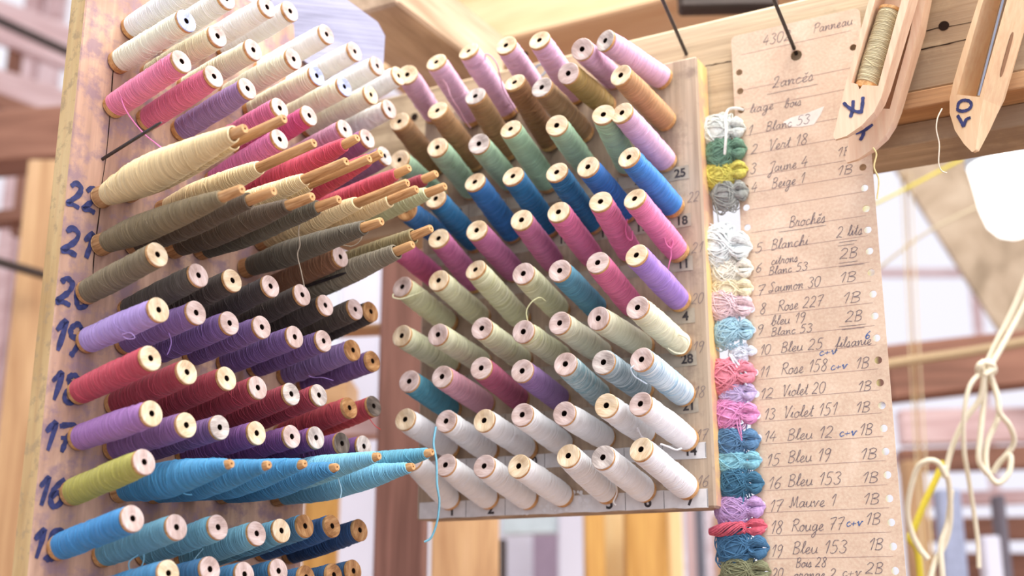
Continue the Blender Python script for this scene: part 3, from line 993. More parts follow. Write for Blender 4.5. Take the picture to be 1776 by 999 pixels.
# row between: pink bobbin and crimson pirns
words = 'row below the third'
B, T = by_dir((486, 241), dirL(15), LB, PL, nL)
bobbin(B, T, (214, 104, 158), 'rose', 'pink thread bobbin just under the pink one, behind the pale sticks, left board', 'bobbins above row 22, left board')
for i, (tp, c, cw) in enumerate([((620, 239), (206, 58, 84), 'rose red'), ((661, 266), (196, 52, 78), 'crimson'), ((710, 291), (198, 56, 78), 'rose red'), ((757, 301), (150, 36, 52), 'dark crimson')]):
    L = (0.165, 0.165, 0.17, 0.17)[i]
    B, T = by_dir(tp, dirL(11), L, PL, nL)
    pirn(B, T, c, '%s thread pirn, %s of the four red ones above the cream row' % (cw, ORD[i]), 'red pirns above row 22, left board', end=.90, rmax=.0115, rend=.0056)
YE = (232, 208, 152)
for i, (tp, e, c, cw, L) in enumerate([((425, 223), .93, YE, 'cream', .19), ((493, 206), .70, YE, 'cream', .205), ((545, 248), .66, YE, 'cream', .20), ((601, 280), .74, YE, 'cream', .20), ((641, 275), .62, YE, 'cream', .20),
        ((707, 317), .68, YE, 'cream', .20), ((723, 328), .82, YE, 'cream', .19), ((772, 323), .88, (186, 190, 142), 'sage', .19)]):
    B, T = by_dir(tp, dirL(7), L, PL, nL)
    pirn(B, T, c, '%s thread pirn with bare stick end, %s peg of row 22, left board' % (cw, ORD[i]), 'cream pirns in row 22, left board', end=e, rmax=.0150 if i == 0 else .0110, rend=.0064 if e > .8 else .0058)
DK = (104, 86, 60)
for i, (tp, e, c, cw, L) in enumerate([((420, 328), .87, (128, 110, 74), 'grey brown', .185), ((475, 331), .84, (94, 78, 58), 'dark brown', .185), ((542, 341), .84, (92, 74, 54), 'dark brown', .185), ((588, 346), .86, (90, 84, 66), 'dark grey', .185),
        ((662, 384), .88, (98, 90, 72), 'dark grey', .185)]):
    B, T = by_dir(tp, dirL(5), L, PL, nL)
    pirn(B, T, c, '%s thread pirn, %s peg of row 21, left board' % (cw, ORD[i]), 'dark pirns in row 21, left board', end=e, rmax=.0112, rend=.0060)
B, T = by_dir((591, 445), dirL(10), LB, PL, nL)
bobbin(B, T, (138, 90, 56), 'rose', 'russet brown thread bobbin under the dark pirns, sixth peg of row 21', 'brown bobbin in row 21')
for i, (tp, c, cw, L) in enumerate([((748, 396), (134, 118, 72), 'olive', .19), ((716, 424), (132, 122, 98), 'grey olive', .175)]):
    B, T = by_dir(tp, dirL(10, (0, 0)[i]), L, PL, nL)
    pirn(B, T, c, '%s thread pirn reaching behind the pink bobbins, %s peg of row 21' % (cw, ORD[6 + i]), 'olive pirns in row 21, left board', end=.88, rmax=.0118, rend=.007)
# row 16: lime bobbin then blue pirns
B, T = by_dir((251, 801), dirL(12), LB, PL, nL)
bobbin(B, T, (178, 172, 72), 'rose', 'lime yellow thread bobbin, first peg of the row painted 16', 'lime bobbin in row 16')
for i, (tp, c, cw, L) in enumerate([((402, 804), (52, 140, 192), 'blue', .145), ((467, 806), (50, 136, 188), 'blue', .150), ((529, 804), (52, 140, 194), 'blue', .152), ((585, 810), (48, 128, 178), 'blue', .152),
        ((658, 791), (112, 186, 214), 'light blue', .172), ((717, 809), (104, 180, 212), 'light blue', .18), ((750, 784), (84, 164, 190), 'teal blue', .185)]):
    B, T = by_dir(tp, dirL(6.0), L, PL, nL)
    pirn(B, T, c, '%s pointed thread pirn, %s peg of the row painted 16' % (cw, ORD[i + 1]), 'blue pirns in row 16, left board', end=.965, rmax=.0138 if i < 4 else .0128, rend=.0046, fat_at=.42)

# bare nails on the left board
def nail(name, B, T, r, label, m=M_STEEL, cat='nail'):
    M = frame(B, T - B, Zv)
    L = (T - B).length
    b = MB()
    b.lathe([(-.008, r * .9), (0, r), (L * .93, r * .92), (L, r * .45)], 12, cap1=True)
    o = link(name, b.mesh(name, [m]))
    o.matrix_world = M
    return tag(o, label, cat)
B, T = by_dir((280, 212), dirL(12), .082, PL, nL)
nail('peg_nail', B, T, .0017, 'bare grey nail under the pink bobbins on the left board')
B, T = by_dir((600, 473), dirL(6), .10, PL, nL)
nail('peg_nail', B, T, .0017, 'bare black nail beside the russet bobbin on the left board')

# ------------------------------------------------------------------ right board bobbins
LIL = (222, 176, 206)
BR = (156, 110, 64)
SG = (160, 196, 158)
YG = (214, 214, 160)
WH = (246, 246, 247)
def zpx(oy, x, y):
    return (650 + x / 2.955, oy + y / 2.955)
R = []
# (row, [(tip, base, colour, words, cap, c2)])
R.append(('top lilac row', [((706, 129), (752, 200), (216, 168, 196)), ((756, 107), (822, 208), (218, 172, 200)), ((812, 88), (884, 196), LIL), ((877, 78), (940, 172), LIL), ((935, 69), (1000, 168), (224, 178, 210)), ((1009, 85), (1066, 138), (220, 172, 206)), ((1049, 70), (1152, 138), (230, 184, 214))],
  ['lilac pink'] * 7, ['cream', 'cream', 'cream', 'cream', 'cream', 'rose', 'grey']))
R.append(('brown row', [((692, 210), (756, 292), BR), ((758, 191), (826, 284), (166, 118, 68)), ((824, 166), (884, 266), (160, 116, 66)), ((892, 142), (956, 250), (148, 98, 54)), ((939, 151), (1014, 233), (150, 110, 66)), ((985, 127), (1052, 184), (172, 138, 66)), ((1076, 130), (1156, 211), (198, 144, 92))],
  ['brown', 'brown', 'brown', 'dark brown', 'brown', 'olive gold', 'copper tan'], ['cream', 'cream', 'grey', 'cream', 'grey', 'rose', 'cream']))
R.append(('green row', [((692, 277), (762, 342), SG), ((758, 255), (820, 332), SG), ((830, 249), (888, 318), SG), ((885, 223), (953, 322), (164, 202, 160)), ((965, 217), (1018, 290), SG), ((1046, 198), (1090, 290), (170, 206, 164)), ((1078, 195), (1157, 283), LIL)],
  ['sage green'] * 6 + ['lilac pink'], ['cream', 'cream', 'grey', 'cream', 'cream', 'cream', 'cream']))
R.append(('blue row', [((704, 364), (768, 412), (38, 112, 180)), ((755, 344), (826, 424), (24, 112, 168)), ((823, 315), (892, 408), (34, 114, 190)), ((889, 305), (956, 398), (24, 110, 166)), ((965, 298), (1030, 392), (24, 106, 160)), ((1019, 289), (1088, 372), (30, 106, 190)), ((1090, 272), (1170, 362), (52, 132, 216))],
  ['blue', 'teal blue', 'bright blue', 'teal blue', 'teal blue', 'royal blue', 'cornflower blue'], ['brown', 'cream', 'cream', 'cream', 'cream', 'cream', 'cream']))
R.append(('pink row', [((687, 426), (756, 482), (216, 92, 148)), ((760, 413), (826, 494), (194, 94, 148)), ((826, 399), (894, 474), (190, 98, 148)), ((904, 381), (962, 458), (196, 100, 146)), ((968, 367), (1030, 450), (222, 104, 152)), ((1041, 349), (1094, 440), (228, 110, 158)), ((1100, 344), (1178, 440), (238, 122, 170))],
  ['hot pink', 'orchid', 'orchid', 'orchid', 'rose pink', 'rose pink', 'bright pink'], ['rose', 'cream', 'cream', 'cream', 'cream', 'cream', 'cream']))
R.append(('row under the pinks', [((697, 497), (780, 562), YG), ((760, 486), (836, 552), (212, 210, 160)), ((824, 467), (905, 556), (212, 212, 156)), ((907, 474), (972, 540), (206, 206, 154)), ((970, 469), (1036, 536), (80, 150, 178)), ((1036, 455), (1100, 534), (226, 102, 150)), ((1103, 442), (1181, 524), (164, 122, 208))],
  ['straw green', 'straw green', 'straw green', 'straw green', 'steel blue', 'rose pink', 'violet'], ['rose', 'cream', 'cream', 'rose', 'rose', 'rose', 'cream']))
R.append(('straw row', [((696, 582), (784, 634), (208, 212, 164)), ((759, 580), (838, 630), (214, 214, 170)), ((835, 569), (908, 626), (216, 216, 166)), ((907, 575), (976, 622), (212, 212, 160)), ((970, 560), (1046, 614), (214, 212, 180)), ((1037, 552), (1118, 602), (218, 216, 180)), ((1105, 533), (1182, 600), (230, 228, 194))],
  ['straw green', 'straw green', 'straw green', 'straw green', 'pale straw', 'pale straw', 'pale lemon'], ['cream', 'rose', 'rose', 'rose', 'rose', 'rose', 'rose']))
R.append(('mixed row', [((709, 661), (785, 712), (66, 148, 172)), ((766, 653), (843, 702), (214, 150, 166)), ((834, 638), (902, 694), (172, 72, 104)), ((905, 643), (972, 694), (146, 106, 166)), ((980, 631), (1042, 688), (128, 178, 190)), ((1046, 628), (1116, 676), (118, 150, 164)), ((1112, 623), (1188, 686), (158, 196, 218))],
  ['teal', 'dusty pink', 'raspberry', 'purple', 'mottled aqua', 'grey blue', 'pale blue'], ['rose', 'rose', 'rose', 'rose', 'rose', 'grey', 'rose']))
R.append(('upper white row', [((702, 727), (782, 778), WH), ((773, 730), (850, 784), WH), ((839, 729), (917, 780), WH), ((905, 719), (978, 772), WH), ((978, 717), (1050, 760), WH), ((1051, 703), (1120, 752), WH), ((1110, 700), (1194, 764), (242, 240, 244))],
  ['white'] * 7, ['cream', 'rose', 'cream', 'rose', 'rose', 'cream', 'rose']))
R.append(('bottom white row', [((714, 797), (782, 868), WH), ((772, 806), (849, 866), WH), ((839, 808), (917, 866), WH), ((899, 808), (978, 861), WH), ((985, 790), (1054, 856), WH), ((1045, 793), (1120, 852), WH), ((1111, 779), (1194, 848), (242, 240, 244))],
  ['white'] * 7, ['rose', 'rose', 'rose', 'cream', 'cream', 'grey', 'cream']))
C2 = {'straw green': (240, 240, 208), 'mottled aqua': (232, 242, 240), 'grey blue': (212, 226, 230), 'pale blue': (238, 246, 249), 'dusty pink': (226, 172, 186), 'pale straw': (232, 230, 204)}
RB_ROOT = {}
for ri, (words, items, cws, caps) in enumerate(R):
    for i, (tp, bs, c) in enumerate(items):
        B, T = by_len(bs, tp, 0.096, PR, nR)
        RB_ROOT[(ri, i)] = bobbin(B, T, c, caps[i], '%s thread bobbin, %s from left in the %s, right board' % (cws[i], ORD[i], words), 'bobbins of the %s, right board' % words, c2=C2.get(cws[i]))
        RB_ROOT[(ri, i)].scale = (1.1, 1.1, 1.0)

# number strips on the right board (paper, stuck below each row)
numrows = {9: list(range(1, 8)), 8: list(range(8, 15)), 7: list(range(15, 22)), 6: list(range(22, 29)), 5: [None, None, None, 1, 2, 3, 4], 4: list(range(5, 12)), 3: list(range(12, 19)), 2: list(range(19, 26))}
colx = [uvR(*R[9][1][i][1]).x - rb_u0 for i in range(7)]
def part1(name, mb, m, parent):
    return link(name, mb.mesh(name, [m], smooth=False), parent)
for ri, nums in numrows.items():
    ys = [uvR(*R[ri][1][i][1]).y for i in range(7)]
    yv = (ys[6] + ys[5]) / 2 - rb_v0 - 0.0155
    x0, x1 = 0.004, colx[6] + (0.020 if ri > 7 else 0.014)
    if ri == 9:
        yv = 0.0098
    hh = 0.018 if ri == 9 else 0.015
    if ri == 5:
        x0 = colx[3] - 0.02
    # one torn-edged strip per row
    n = 28
    up = [(x0 + (x1 - x0) * k / n, yv + hh / 2 + random.uniform(-.0006, .0006)) for k in range(n + 1)]
    dn = [(x0 + (x1 - x0) * k / n, yv - hh / 2 + random.uniform(-.0006, .0006)) for k in range(n + 1)]
    sb = MB()
    sb.add([(x, y, .00045) for x, y in up] + [(x, y, .00045) for x, y in dn], [(k, n + 1 + k, n + 2 + k, k + 1) for k in range(n)])
    so = part1('number_strip', sb, M_PAPER if ri in (9, 8) else M_PAPERG, board_r)
    if ri == 9:
        so['label'] = 'whitest paper strip along the bottom edge'
    for k in range(7):
        if nums[k] is None or (ri == 9 and k in (2, 3)):
            continue
        vs, fs = text_mesh(str(nums[k]), 0.0165 if ri == 9 else 0.013, .03)
        dx = 0.002 if ri == 9 else 0.004
        tb = MB()
        tb.add([(p[0] + colx[k] + dx, p[1] + yv - (0.0012 if ri == 9 else .0005), 0.0007) for p in vs], fs)
        part1('printed_number', tb, M_BLACK, board_r)
        rb = MB()
        lx = colx[k] + .0195
        if lx < x1:
            ribbon(rb, [(lx, yv - hh * .48, 0), (lx, yv + hh * .48, 0)], 0.0006, 0.0007)
            part1('printed_line', rb, M_BLACK, board_r)
# pencil row numbers on the right margin
for t, x, y in (('22', 1192, 352), ('21', 1198, 440), ('20', 1199, 528), ('19', 1200, 612), ('18', 1202, 690), ('17', 1206, 765), ('16', 1208, 845)):
    c = uvR(x, y) - ORB
    tb = MB()
    for st in strokes(t, c.x, c.y, 0.011, width=.013):
        ribbon(tb, st, 0.0005, 0.0004)
    part1('pencil_number', tb, M_PENCIL, board_r)
# white paint patch flaked on the lowest strip
b = MB()
for _ in range(60):
    x = random.uniform(colx[2] - .01, colx[3] + .03)
    y = random.uniform(.002, .022)
    n = 7
    r = random.uniform(.0008, .0028)
    b.add([(x + r * random.uniform(.6, 1.2) * math.cos(6.28 * k / n), y + r * random.uniform(.6, 1.2) * math.sin(6.28 * k / n), .0006 + random.random() * .0001) for k in range(n)], [tuple(range(n))])
tag(link('flaked_paint', b.mesh('flaked_paint', [plain('flaked_white', (222, 224, 226), .7, .2, 0, .1, 100)], smooth=False), board_r), kind='stuff')

# long nails from which board and card hang
def long_nail(base, tip, label, off):
    B = on(base[0], base[1], PR - nR * off, nR)
    T = CAM + ray(*tip) * ((B - CAM).dot(Fv) - 0.10)
    return nail('long_nail', B - (T - B).normalized() * .006, T, .0021, label)
long_nail((1188, 88), (1136, -30), 'dark steel nail rising from the top of the right board', 0.030)
long_nail((1381, 93), (1330, -30), 'dark steel nail through the hole of the card', 0.036)
# screw eye on the beam
b = MB()
c = on(937, 122, PR - nR * .022, nR)
Mx = frame(c, nR, eR)
ps = [(0.0075 * math.cos(a * .3307), 0.0075 * math.sin(a * .3307), 0) for a in range(20)]
b.tube(ps, 0.0014, 8, caps=False)
b.tube([(0.0075, 0, 0), (0.0078, -.002, -.006), (.008, -.003, -.016)], 0.0014, 8)
o = link('screw_eye', b.mesh('screw_eye', [plain('zinc', (164, 178, 190), .4, .5, .6)]))
o.matrix_world = Mx
tag(o, 'small zinc screw eye on the holding beam behind the lilac bobbins', 'screw eye')

# ------------------------------------------------------------------ the card
OFFC = -0.0265
PC = PR + nR * OFFC
MC0 = plane_frame(PC, eR, nR)
cTL = MC0.inverted() @ on(1268, 62, PC, nR)
cBRx = MC0.inverted() @ on(1530, 500, PC, nR)
MC = plane_frame(MC0 @ Vector((cTL.x, cTL.y, 0)), eR, nR)
MCi = MC.inverted()
def uvC(x, y, off=0.0):
    return MCi @ on(x, y, PC + nR * off, nR)
u_r = uvC(1532, 520).x
u_l = uvC(1272, 150).x
v_t = uvC(1380, 38).y
v_b = uvC(1430, 1100).y
sc = (u_r - u_l)
out = []
rc = .006
for cx, cy, a0 in ((u_r - rc, v_t - rc, 90), (u_l + rc, v_t - rc, 180), (u_l + rc, v_b + rc, 270), (u_r - rc, v_b + rc, 0)):
    pass
corner = [((u_l + rc, v_t - rc), 180), ((u_r - rc, v_t - rc), 90), ((u_r - rc, v_b + rc), 0), ((u_l + rc, v_b + rc), -90)]
for (cx, cy), a0 in corner:
    for k in range(6):
        a = math.radians(a0 - 18 * k)
        out.append((cx + rc * math.cos(a), cy + rc * math.sin(a)))
def circ(cx, cy, r, n=20):
    return [(cx + r * math.cos(6.2832 * k / n), cy + r * math.sin(6.2832 * k / n)) for k in range(n)]
holes = []
hl = [(1282, 123), (1284, 157), (1289, 190), (1292, 222), (1295, 257), (1298, 294), (1297, 329), (1296, 362), (1297, 397)]
r0 = uvC(1497, 290)
hx_r = [uvC(x, y).x for x, y in ((1500, 326), (1515, 512), (1536, 783), (1550, 985))]
hx_r = sum(hx_r) / 4
hx_l = [uvC(x, y).x for x, y in ((1283, 157), (1297, 397))]
hx_l = sum(hx_l) / 2
ry = uvC(1497, 290).y
stp = (uvC(1497, 290).y - uvC(1544, 906).y) / 16.0
rh = 0.0036
k = -6
while True:
    y = ry - stp * k
    if y < v_b + .01: break
    if y < v_t - .012:
        holes.append(circ(hx_r, y, rh))
        holes.append(circ(hx_l, y - .0006, rh))
    k += 1
hc = uvC(1381, 96)
holes.append(circ(hc.x, hc.y, .0060, 28))
vs, fs = curve_fill([out] + holes, 0.0012)
M_CARD = wood('card_board', (204, 178, 154), (217, 192, 167), (225, 202, 178), (12, 12, 12), (160, 160, 160), 0.85, stain=(212, 182, 156), stain_scale=14, stain_pos=(.5, .75), bump=.1)
card = empty('pattern_card', MC)
tag(card, 'pinkish beige perforated card with a handwritten list of thread colours', 'card')
b = MB()
b.add(vs, fs)
link('card_sheet', b.mesh('card_sheet', [M_CARD], smooth=False), card)
pen, blue, rules = MB(), MB(), MB()
def wr(txt, x, y, x2=None, hpx=19, mb=None, w=0.00062):
    c = uvC(x, y)
    q = uvC(x2, y).x - c.x if x2 else None
    hh = hpx * 1.17 / FPX
    tb = MB()
    for st in strokes(txt, c.x, c.y, hh, width=q):
        ribbon(tb, st, w, 0.0003, jit=.3)
    o = link('pen_note' if mb else 'handwriting', tb.mesh('handwriting', [M_BLUEPEN if mb else M_PENCIL], smooth=False), card)
    o['label'] = 'blue pen note' if mb else 'grey pencil writing'
def under(x, y, x2, mb=None, w=.0005):
    c = uvC(x, y)
    q = uvC(x2, y).x
    tb = MB()
    ribbon(tb, [Vector((c.x + (q - c.x) * k / 6, c.y + random.uniform(-.0002, .0002), 0)) for k in range(7)], w, .0003)
    link('underline', tb.mesh('underline', [M_PENCIL], smooth=False), card)
wr('4302', 1322, 80, 1372, 21); wr('Panneau', 1410, 58, 1480, 19)
wr('Lancés', 1338, 154, 1412, 22); under(1330, 164, 1420)
wr('liage', 1300, 197, 1342, 18); wr('bois', 1360, 188, 1390, 18)
wr('1', 1296, 236, 1305, 20); wr('Blanc 53', 1328, 228, 1406, 18)
wr('2', 1302, 268, 1314, 19); wr('Vert 18', 1332, 262, 1402, 21)
wr('3', 1300, 302, 1312, 20); wr('Jaune 4', 1332, 300, 1402, 20); wr('1B', 1450, 272, 1478, 16)
wr('4', 1302, 334, 1314, 19); wr('Beige 1', 1338, 327, 1396, 20); wr('1B', 1450, 305, 1480, 17)
wr('Brochés', 1368, 395, 1432, 21); under(1350, 403, 1434)
wr('5', 1309, 439, 1323, 18); wr('Blanchi', 1337, 434, 1402, 20); wr('2 lits', 1450, 413, 1496, 20); under(1455, 421, 1487); under(1453, 427, 1482)
wr('6', 1310, 473, 1322, 17); wr('citrons', 1337, 460, 1384, 17); wr('Blanc 53', 1333, 477, 1402, 15); wr('2B', 1455, 450, 1488, 19); under(1455, 457, 1488); under(1455, 463, 1500)
wr('7', 1312, 514, 1327, 20); wr('Saumon 30', 1333, 508, 1424, 19); wr('1B', 1454, 491, 1486, 18)
wr('8', 1317, 545, 1329, 20); wr('Rose 227', 1348, 540, 1428, 20); wr('1B', 1459, 527, 1494, 19)
wr('9', 1312, 580, 1325, 17); wr('bleu 19', 1337, 565, 1398, 18); wr('Blanc 53', 1337, 583, 1410, 15); wr('2B', 1465, 559, 1496, 19); under(1455, 567, 1502); under(1460, 572, 1500)
wr('10', 1317, 616, 1337, 18); wr('Bleu 25', 1354, 612, 1428, 19); wr('filsanie', 1448, 604, 1512, 18); wr('c+v', 1420, 617, 1452, 14, blue, .0008); wr('6', 1500, 588, 1510, 13, blue, .0008)
wr('11', 1316, 655, 1334, 19); wr('Rose 158', 1354, 650, 1436, 21); wr('c+v', 1440, 642, 1470, 15, blue, .0008); wr('1B', 1482, 640, 1508, 19)
wr('12', 1317, 692, 1342, 18); wr('Violet 20', 1356, 688, 1432, 20); wr('1B', 1486, 679, 1512, 17)
wr('13', 1324, 728, 1345, 19); wr('Violet 151', 1358, 726, 1452, 21); wr('1B', 1482, 716, 1510, 18)
wr('14', 1324, 767, 1347, 19); wr('Bleu 12', 1365, 764, 1446, 20); wr('c+v', 1455, 757, 1486, 15, blue, .0008); wr('1B', 1489, 755, 1514, 19)
wr('15', 1328, 808, 1353, 20); wr('Bleu 19', 1366, 803, 1442, 21); wr('1B', 1490, 797, 1522, 18)
wr('16', 1331, 848, 1356, 20); wr('Bleu 153', 1366, 844, 1460, 21); wr('1B', 1493, 838, 1524, 18)
wr('17', 1333, 888, 1358, 20); wr('Mauve 1', 1368, 881, 1450, 20); wr('1B', 1495, 875, 1526, 18)
wr('18', 1335, 926, 1358, 22); wr('Rouge 77', 1372, 922, 1464, 21); wr('c+v', 1467, 913, 1496, 15, blue, .0008); wr('1B', 1499, 910, 1528, 19)
wr('19', 1336, 966, 1358, 20); wr('Bleu 153', 1374, 961, 1470, 21); wr('1B', 1505, 954, 1532, 19)
wr('Bois 28', 1380, 984, 1434, 16); wr('20', 1338, 1004, 1358, 18); wr('orange 2', 1376, 1004, 1450, 16); wr('c+v', 1460, 1000, 1494, 17); wr('2B', 1500, 995, 1532, 18)
for y in (90, 152, 186, 232, 266, 305, 333, 362, 402, 436, 480, 512, 548, 586, 618, 658, 693, 731, 770, 810, 850, 888, 928, 968, 1008):
    yy = uvC(1300, y + 2).y
    rules = MB()
    ribbon(rules, [Vector((u_l + .010 + (u_r - u_l - .020) * k / 10, yy, 0)) for k in range(11)], .00042, .00015)
    link('ruled_line', rules.mesh('ruled_line', [M_RULE], smooth=False), card)
b = MB()
ps = [uvC(x, y) for x, y in ((1358, 212), (1372, 204), (1400, 196), (1430, 184), (1424, 198), (1412, 216), (1390, 220), (1370, 220))]
b.add([(p.x, p.y, .00022) for p in ps], [tuple(range(len(ps)))])
link('paper_patch', b.mesh('paper_patch', [plain('patch_paper', (234, 222, 210), .8)], smooth=False), card)

# ------------------------------------------------------------------ skeins tied to the card
def skein(hole, c, w, h, color, label, style='loop', ns=46, ang=0.0, r=.00062, tails=(), knot=.31):
    """hole, c in pixels; w, h size in pixels of the whole lump; strands leave the hole, are pinched, then loop"""
    k = 1.17 / FPX
    H = uvC(*hole)
    Cc = uvC(*c)
    org = Vector((H.x, H.y, 0))
    root = MB()
    W_, H_ = w * k * 1.03, h * k * 1.12
    ax = Vector((Cc.x - H.x, Cc.y - H.y, 0)).normalized()
    ay = Vector((ax.y, -ax.x, 0))
    if ay.y < 0: ay = -ay
    az = Vector((0, 0, 1))
    kd = W_ * knot
    bw = W_ * (1 - knot)
    Bc = ax * (kd + bw * .48)
    D = H_ * .30
    def ball(cen, ra, rb, rc):
        vs, fs = [], []
        for i in range(9):
            th = math.pi * i / 8
            for j in range(14):
                ph = 6.2832 * j / 14
                vs.append(cen + ax * (ra * math.cos(th)) + ay * (rb * math.sin(th) * math.cos(ph)) + az * (rc * math.sin(th) * math.sin(ph)))
        for i in range(8):
            for j in range(14):
                j2 = (j + 1) % 14
                fs.append((i * 14 + j, i * 14 + j2, (i + 1) * 14 + j2, (i + 1) * 14 + j))
        root.add(vs, fs)
    if style == 'loop':
        ball(Bc + az * (D * .55), bw * .40, H_ * .36, D * .62)
    for q in (-1, 1):
        ball(ax * kd * .60 + ay * (q * H_ * .15) + az * (D * .42), kd * .52, H_ * .17, D * .45)
    for i in range(ns):
        d = random.uniform(0.55, 1)
        side = random.choice((-1, 1))
        f = side * random.uniform(.25, 1)
        lob = random.uniform(-1, 1)
        zz = D * (.45 + .62 * math.sqrt(max(0, 1 - lob * lob)))
        neck = [az * .0003 + ay * f * H_ * .02, ax * kd * .28 + ay * (side * H_ * (.13 + .12 * lob)) + az * zz * .75, ax * kd * .62 + ay * (side * H_ * (.17 + .17 * lob)) + az * zz, ax * kd * 1.08 + ay * f * H_ * .16 + az * D * random.uniform(.7, 1.0)]
        body = []
        if style == 'twist':
            ph = random.uniform(-3.14, 3.14)
            rr = H_ * .25 * random.uniform(.75, 1)
            for q in range(1, 12):
                t = q / 11
                a = ph + t * 3.4
                fat = math.sin(math.pi * (.22 + .66 * t)) * 1.05
                body.append(ax * (kd + bw * t) + ay * (rr * fat * math.cos(a)) + az * (.0012 + H_ * .25 + rr * fat * math.sin(a)))
        else:
            g = random.uniform(.16, 1.0) ** .75
            rx = bw * random.uniform(.34, .56)
            ryy = H_ * .54 * g
            sgn = random.choice((-1, 1))
            off = ay * (random.uniform(-.16, .16) * H_ * (1.1 - g)) + ax * (random.uniform(-.10, .10) * bw)
            ph = random.uniform(-.9, .9)
            wv, wp = random.uniform(.03, .10), random.uniform(0, 6)
            a1 = random.uniform(4.2, 6.6)
            nn = 13
            for q in range(1, nn + 1):
                a = a1 * q / nn
                x = rx * math.cos(a) * (1 + wv * math.sin(3 * a + wp))
                y = sgn * ryy * math.sin(a + ph) * (1 + wv * math.sin(4 * a + wp))
                p = off + ax * (-x) + ay * y
                u = min(1, math.hypot(p.dot(ax) / (bw * .55), p.dot(ay) / (H_ * .55)))
                body.append(Bc + p + az * (.0008 + D * (.35 + .85 * d * math.sqrt(1 - u * u))))
        root.tube(smooth_path(neck + body, 3), r * random.uniform(.85, 1.15), 5)
    for tl in tails:
        pp = [uvC(x, y) - org for x, y in tl]
        for _ in range(2):
            root.tube(smooth_path([Vector((p.x + random.uniform(-.0007, .0007), p.y + random.uniform(-.0007, .0007), .009 + random.uniform(0, .001))) for p in pp], 5), r, 5)
    o = link('thread_skein', root.mesh('thread_skein', [strand(tuple(.80 * v + .12 * sum(color) / 3 + 22 for v in color), .22)]))
    o.matrix_world = MC @ Matrix.Translation(org + Vector((0, 0, .0006)))
    return tag(o, label, 'skein', 'thread skeins tied along the card')
skein((1294, 223), (1255, 230), 80, 58, (208, 216, 208), 'white skein at the top of the card, beside number 1')
skein((1296, 258), (1255, 268), 76, 60, (96, 140, 112), 'green skein beside number 2 on the card')
skein((1298, 294), (1255, 304), 82, 50, (206, 196, 74), 'bright yellow skein beside number 3 on the card', tails=(((1222, 312), (1214, 317), (1204, 316), (1192, 321)),))
skein((1299, 330), (1260, 344), 66, 56, (142, 146, 138), 'grey skein beside number 4 on the card', tails=(((1243, 345), (1250, 372), (1252, 390)),))
skein((1305, 430), (1245, 432), 100, 74, (218, 226, 222), 'large white skein beside number 5 on the card', ns=54, r=.0008)
skein((1307, 466), (1260, 472), 78, 52, (226, 222, 202), 'cream skein beside number 6, under the large white one', r=.0007)
skein((1307, 500), (1262, 506), 76, 50, (226, 212, 170), 'ecru yellow skein beside number 7 on the card')
skein((1308, 534), (1258, 530), 84, 56, (222, 190, 194), 'pale pink skein beside number 8 on the card', r=.0007)
skein((1309, 572), (1272, 578), 72, 52, (146, 190, 206), 'light blue skein beside number 9 on the card', r=.0007)
skein((1312, 608), (1286, 614), 46, 26, (212, 218, 228), 'small bluish white skein beside number 10, tied over the rose one', ns=24, tails=(((1270, 616), (1278, 632), (1290, 650), (1300, 672)), ((1272, 618), (1290, 640), (1306, 656))))
skein((1313, 646), (1268, 654), 86, 58, (224, 122, 140), 'rose pink skein beside number 11 on the card', r=.0008)
skein((1313, 680), (1275, 684), 66, 44, (186, 164, 206), 'pale violet skein beside number 12 on the card')
skein((1318, 718), (1272, 720), 84, 54, (216, 128, 182), 'orchid pink skein beside number 13 on the card', tails=(((1288, 725), (1290, 745), (1292, 762)), ((1282, 728), (1286, 748), (1293, 766)), ((1240, 716), (1232, 720))))
skein((1320, 762), (1274, 768), 82, 52, (72, 118, 160), 'mid blue skein beside number 14 on the card')
skein((1322, 798), (1276, 800), 84, 46, (116, 184, 202), 'aqua skein beside number 15 on the card', tails=(((1245, 795), (1232, 800), (1228, 812), (1230, 818)),))
skein((1326, 838), (1282, 840), 78, 54, (44, 98, 130), 'teal blue skein beside number 16 on the card', tails=(((1292, 840), (1288, 858), (1280, 870)), ((1294, 842), (1296, 862), (1294, 880))))
skein((1328, 878), (1285, 884), 84, 52, (176, 136, 190), 'mauve skein beside number 17 on the card', r=.0007)
skein((1331, 912), (1280, 918), 98, 44, (208, 76, 96), 'red twisted skein beside number 18 on the card', style='twist', r=.0007, ns=46)
skein((1335, 950), (1294, 950), 88, 56, (48, 98, 138), 'dark blue skein beside number 19 on the card', r=.0007)
skein((1338, 992), (1300, 990), 84, 52, (120, 122, 84), 'olive green skein at the bottom, beside number 20')
# white cord loop at the first hole
b = MB()
ps = [uvC(x, y) for x, y in ((1289, 190), (1276, 190), (1266, 194), (1264, 204), (1267, 216), (1270, 235), (1269, 255), (1266, 276))]
zz = [-.001, .004, .006, .009, .016, .0195, .0195, .017]
for q in range(5):
    b.tube(smooth_path([Vector((p.x + .0008 * math.cos(q * 1.256), p.y + .0008 * math.sin(q * 1.256), z + .0005 * math.sin(q * 2.5))) for p, z in zip(ps, zz)], 5), .0007, 5)
o = link('tie_cord', b.mesh('tie_cord', [strand((232, 232, 224), .06)]))
o.matrix_world = MC
tag(o, 'white tie cord hanging over the first white and green skeins', 'cord')

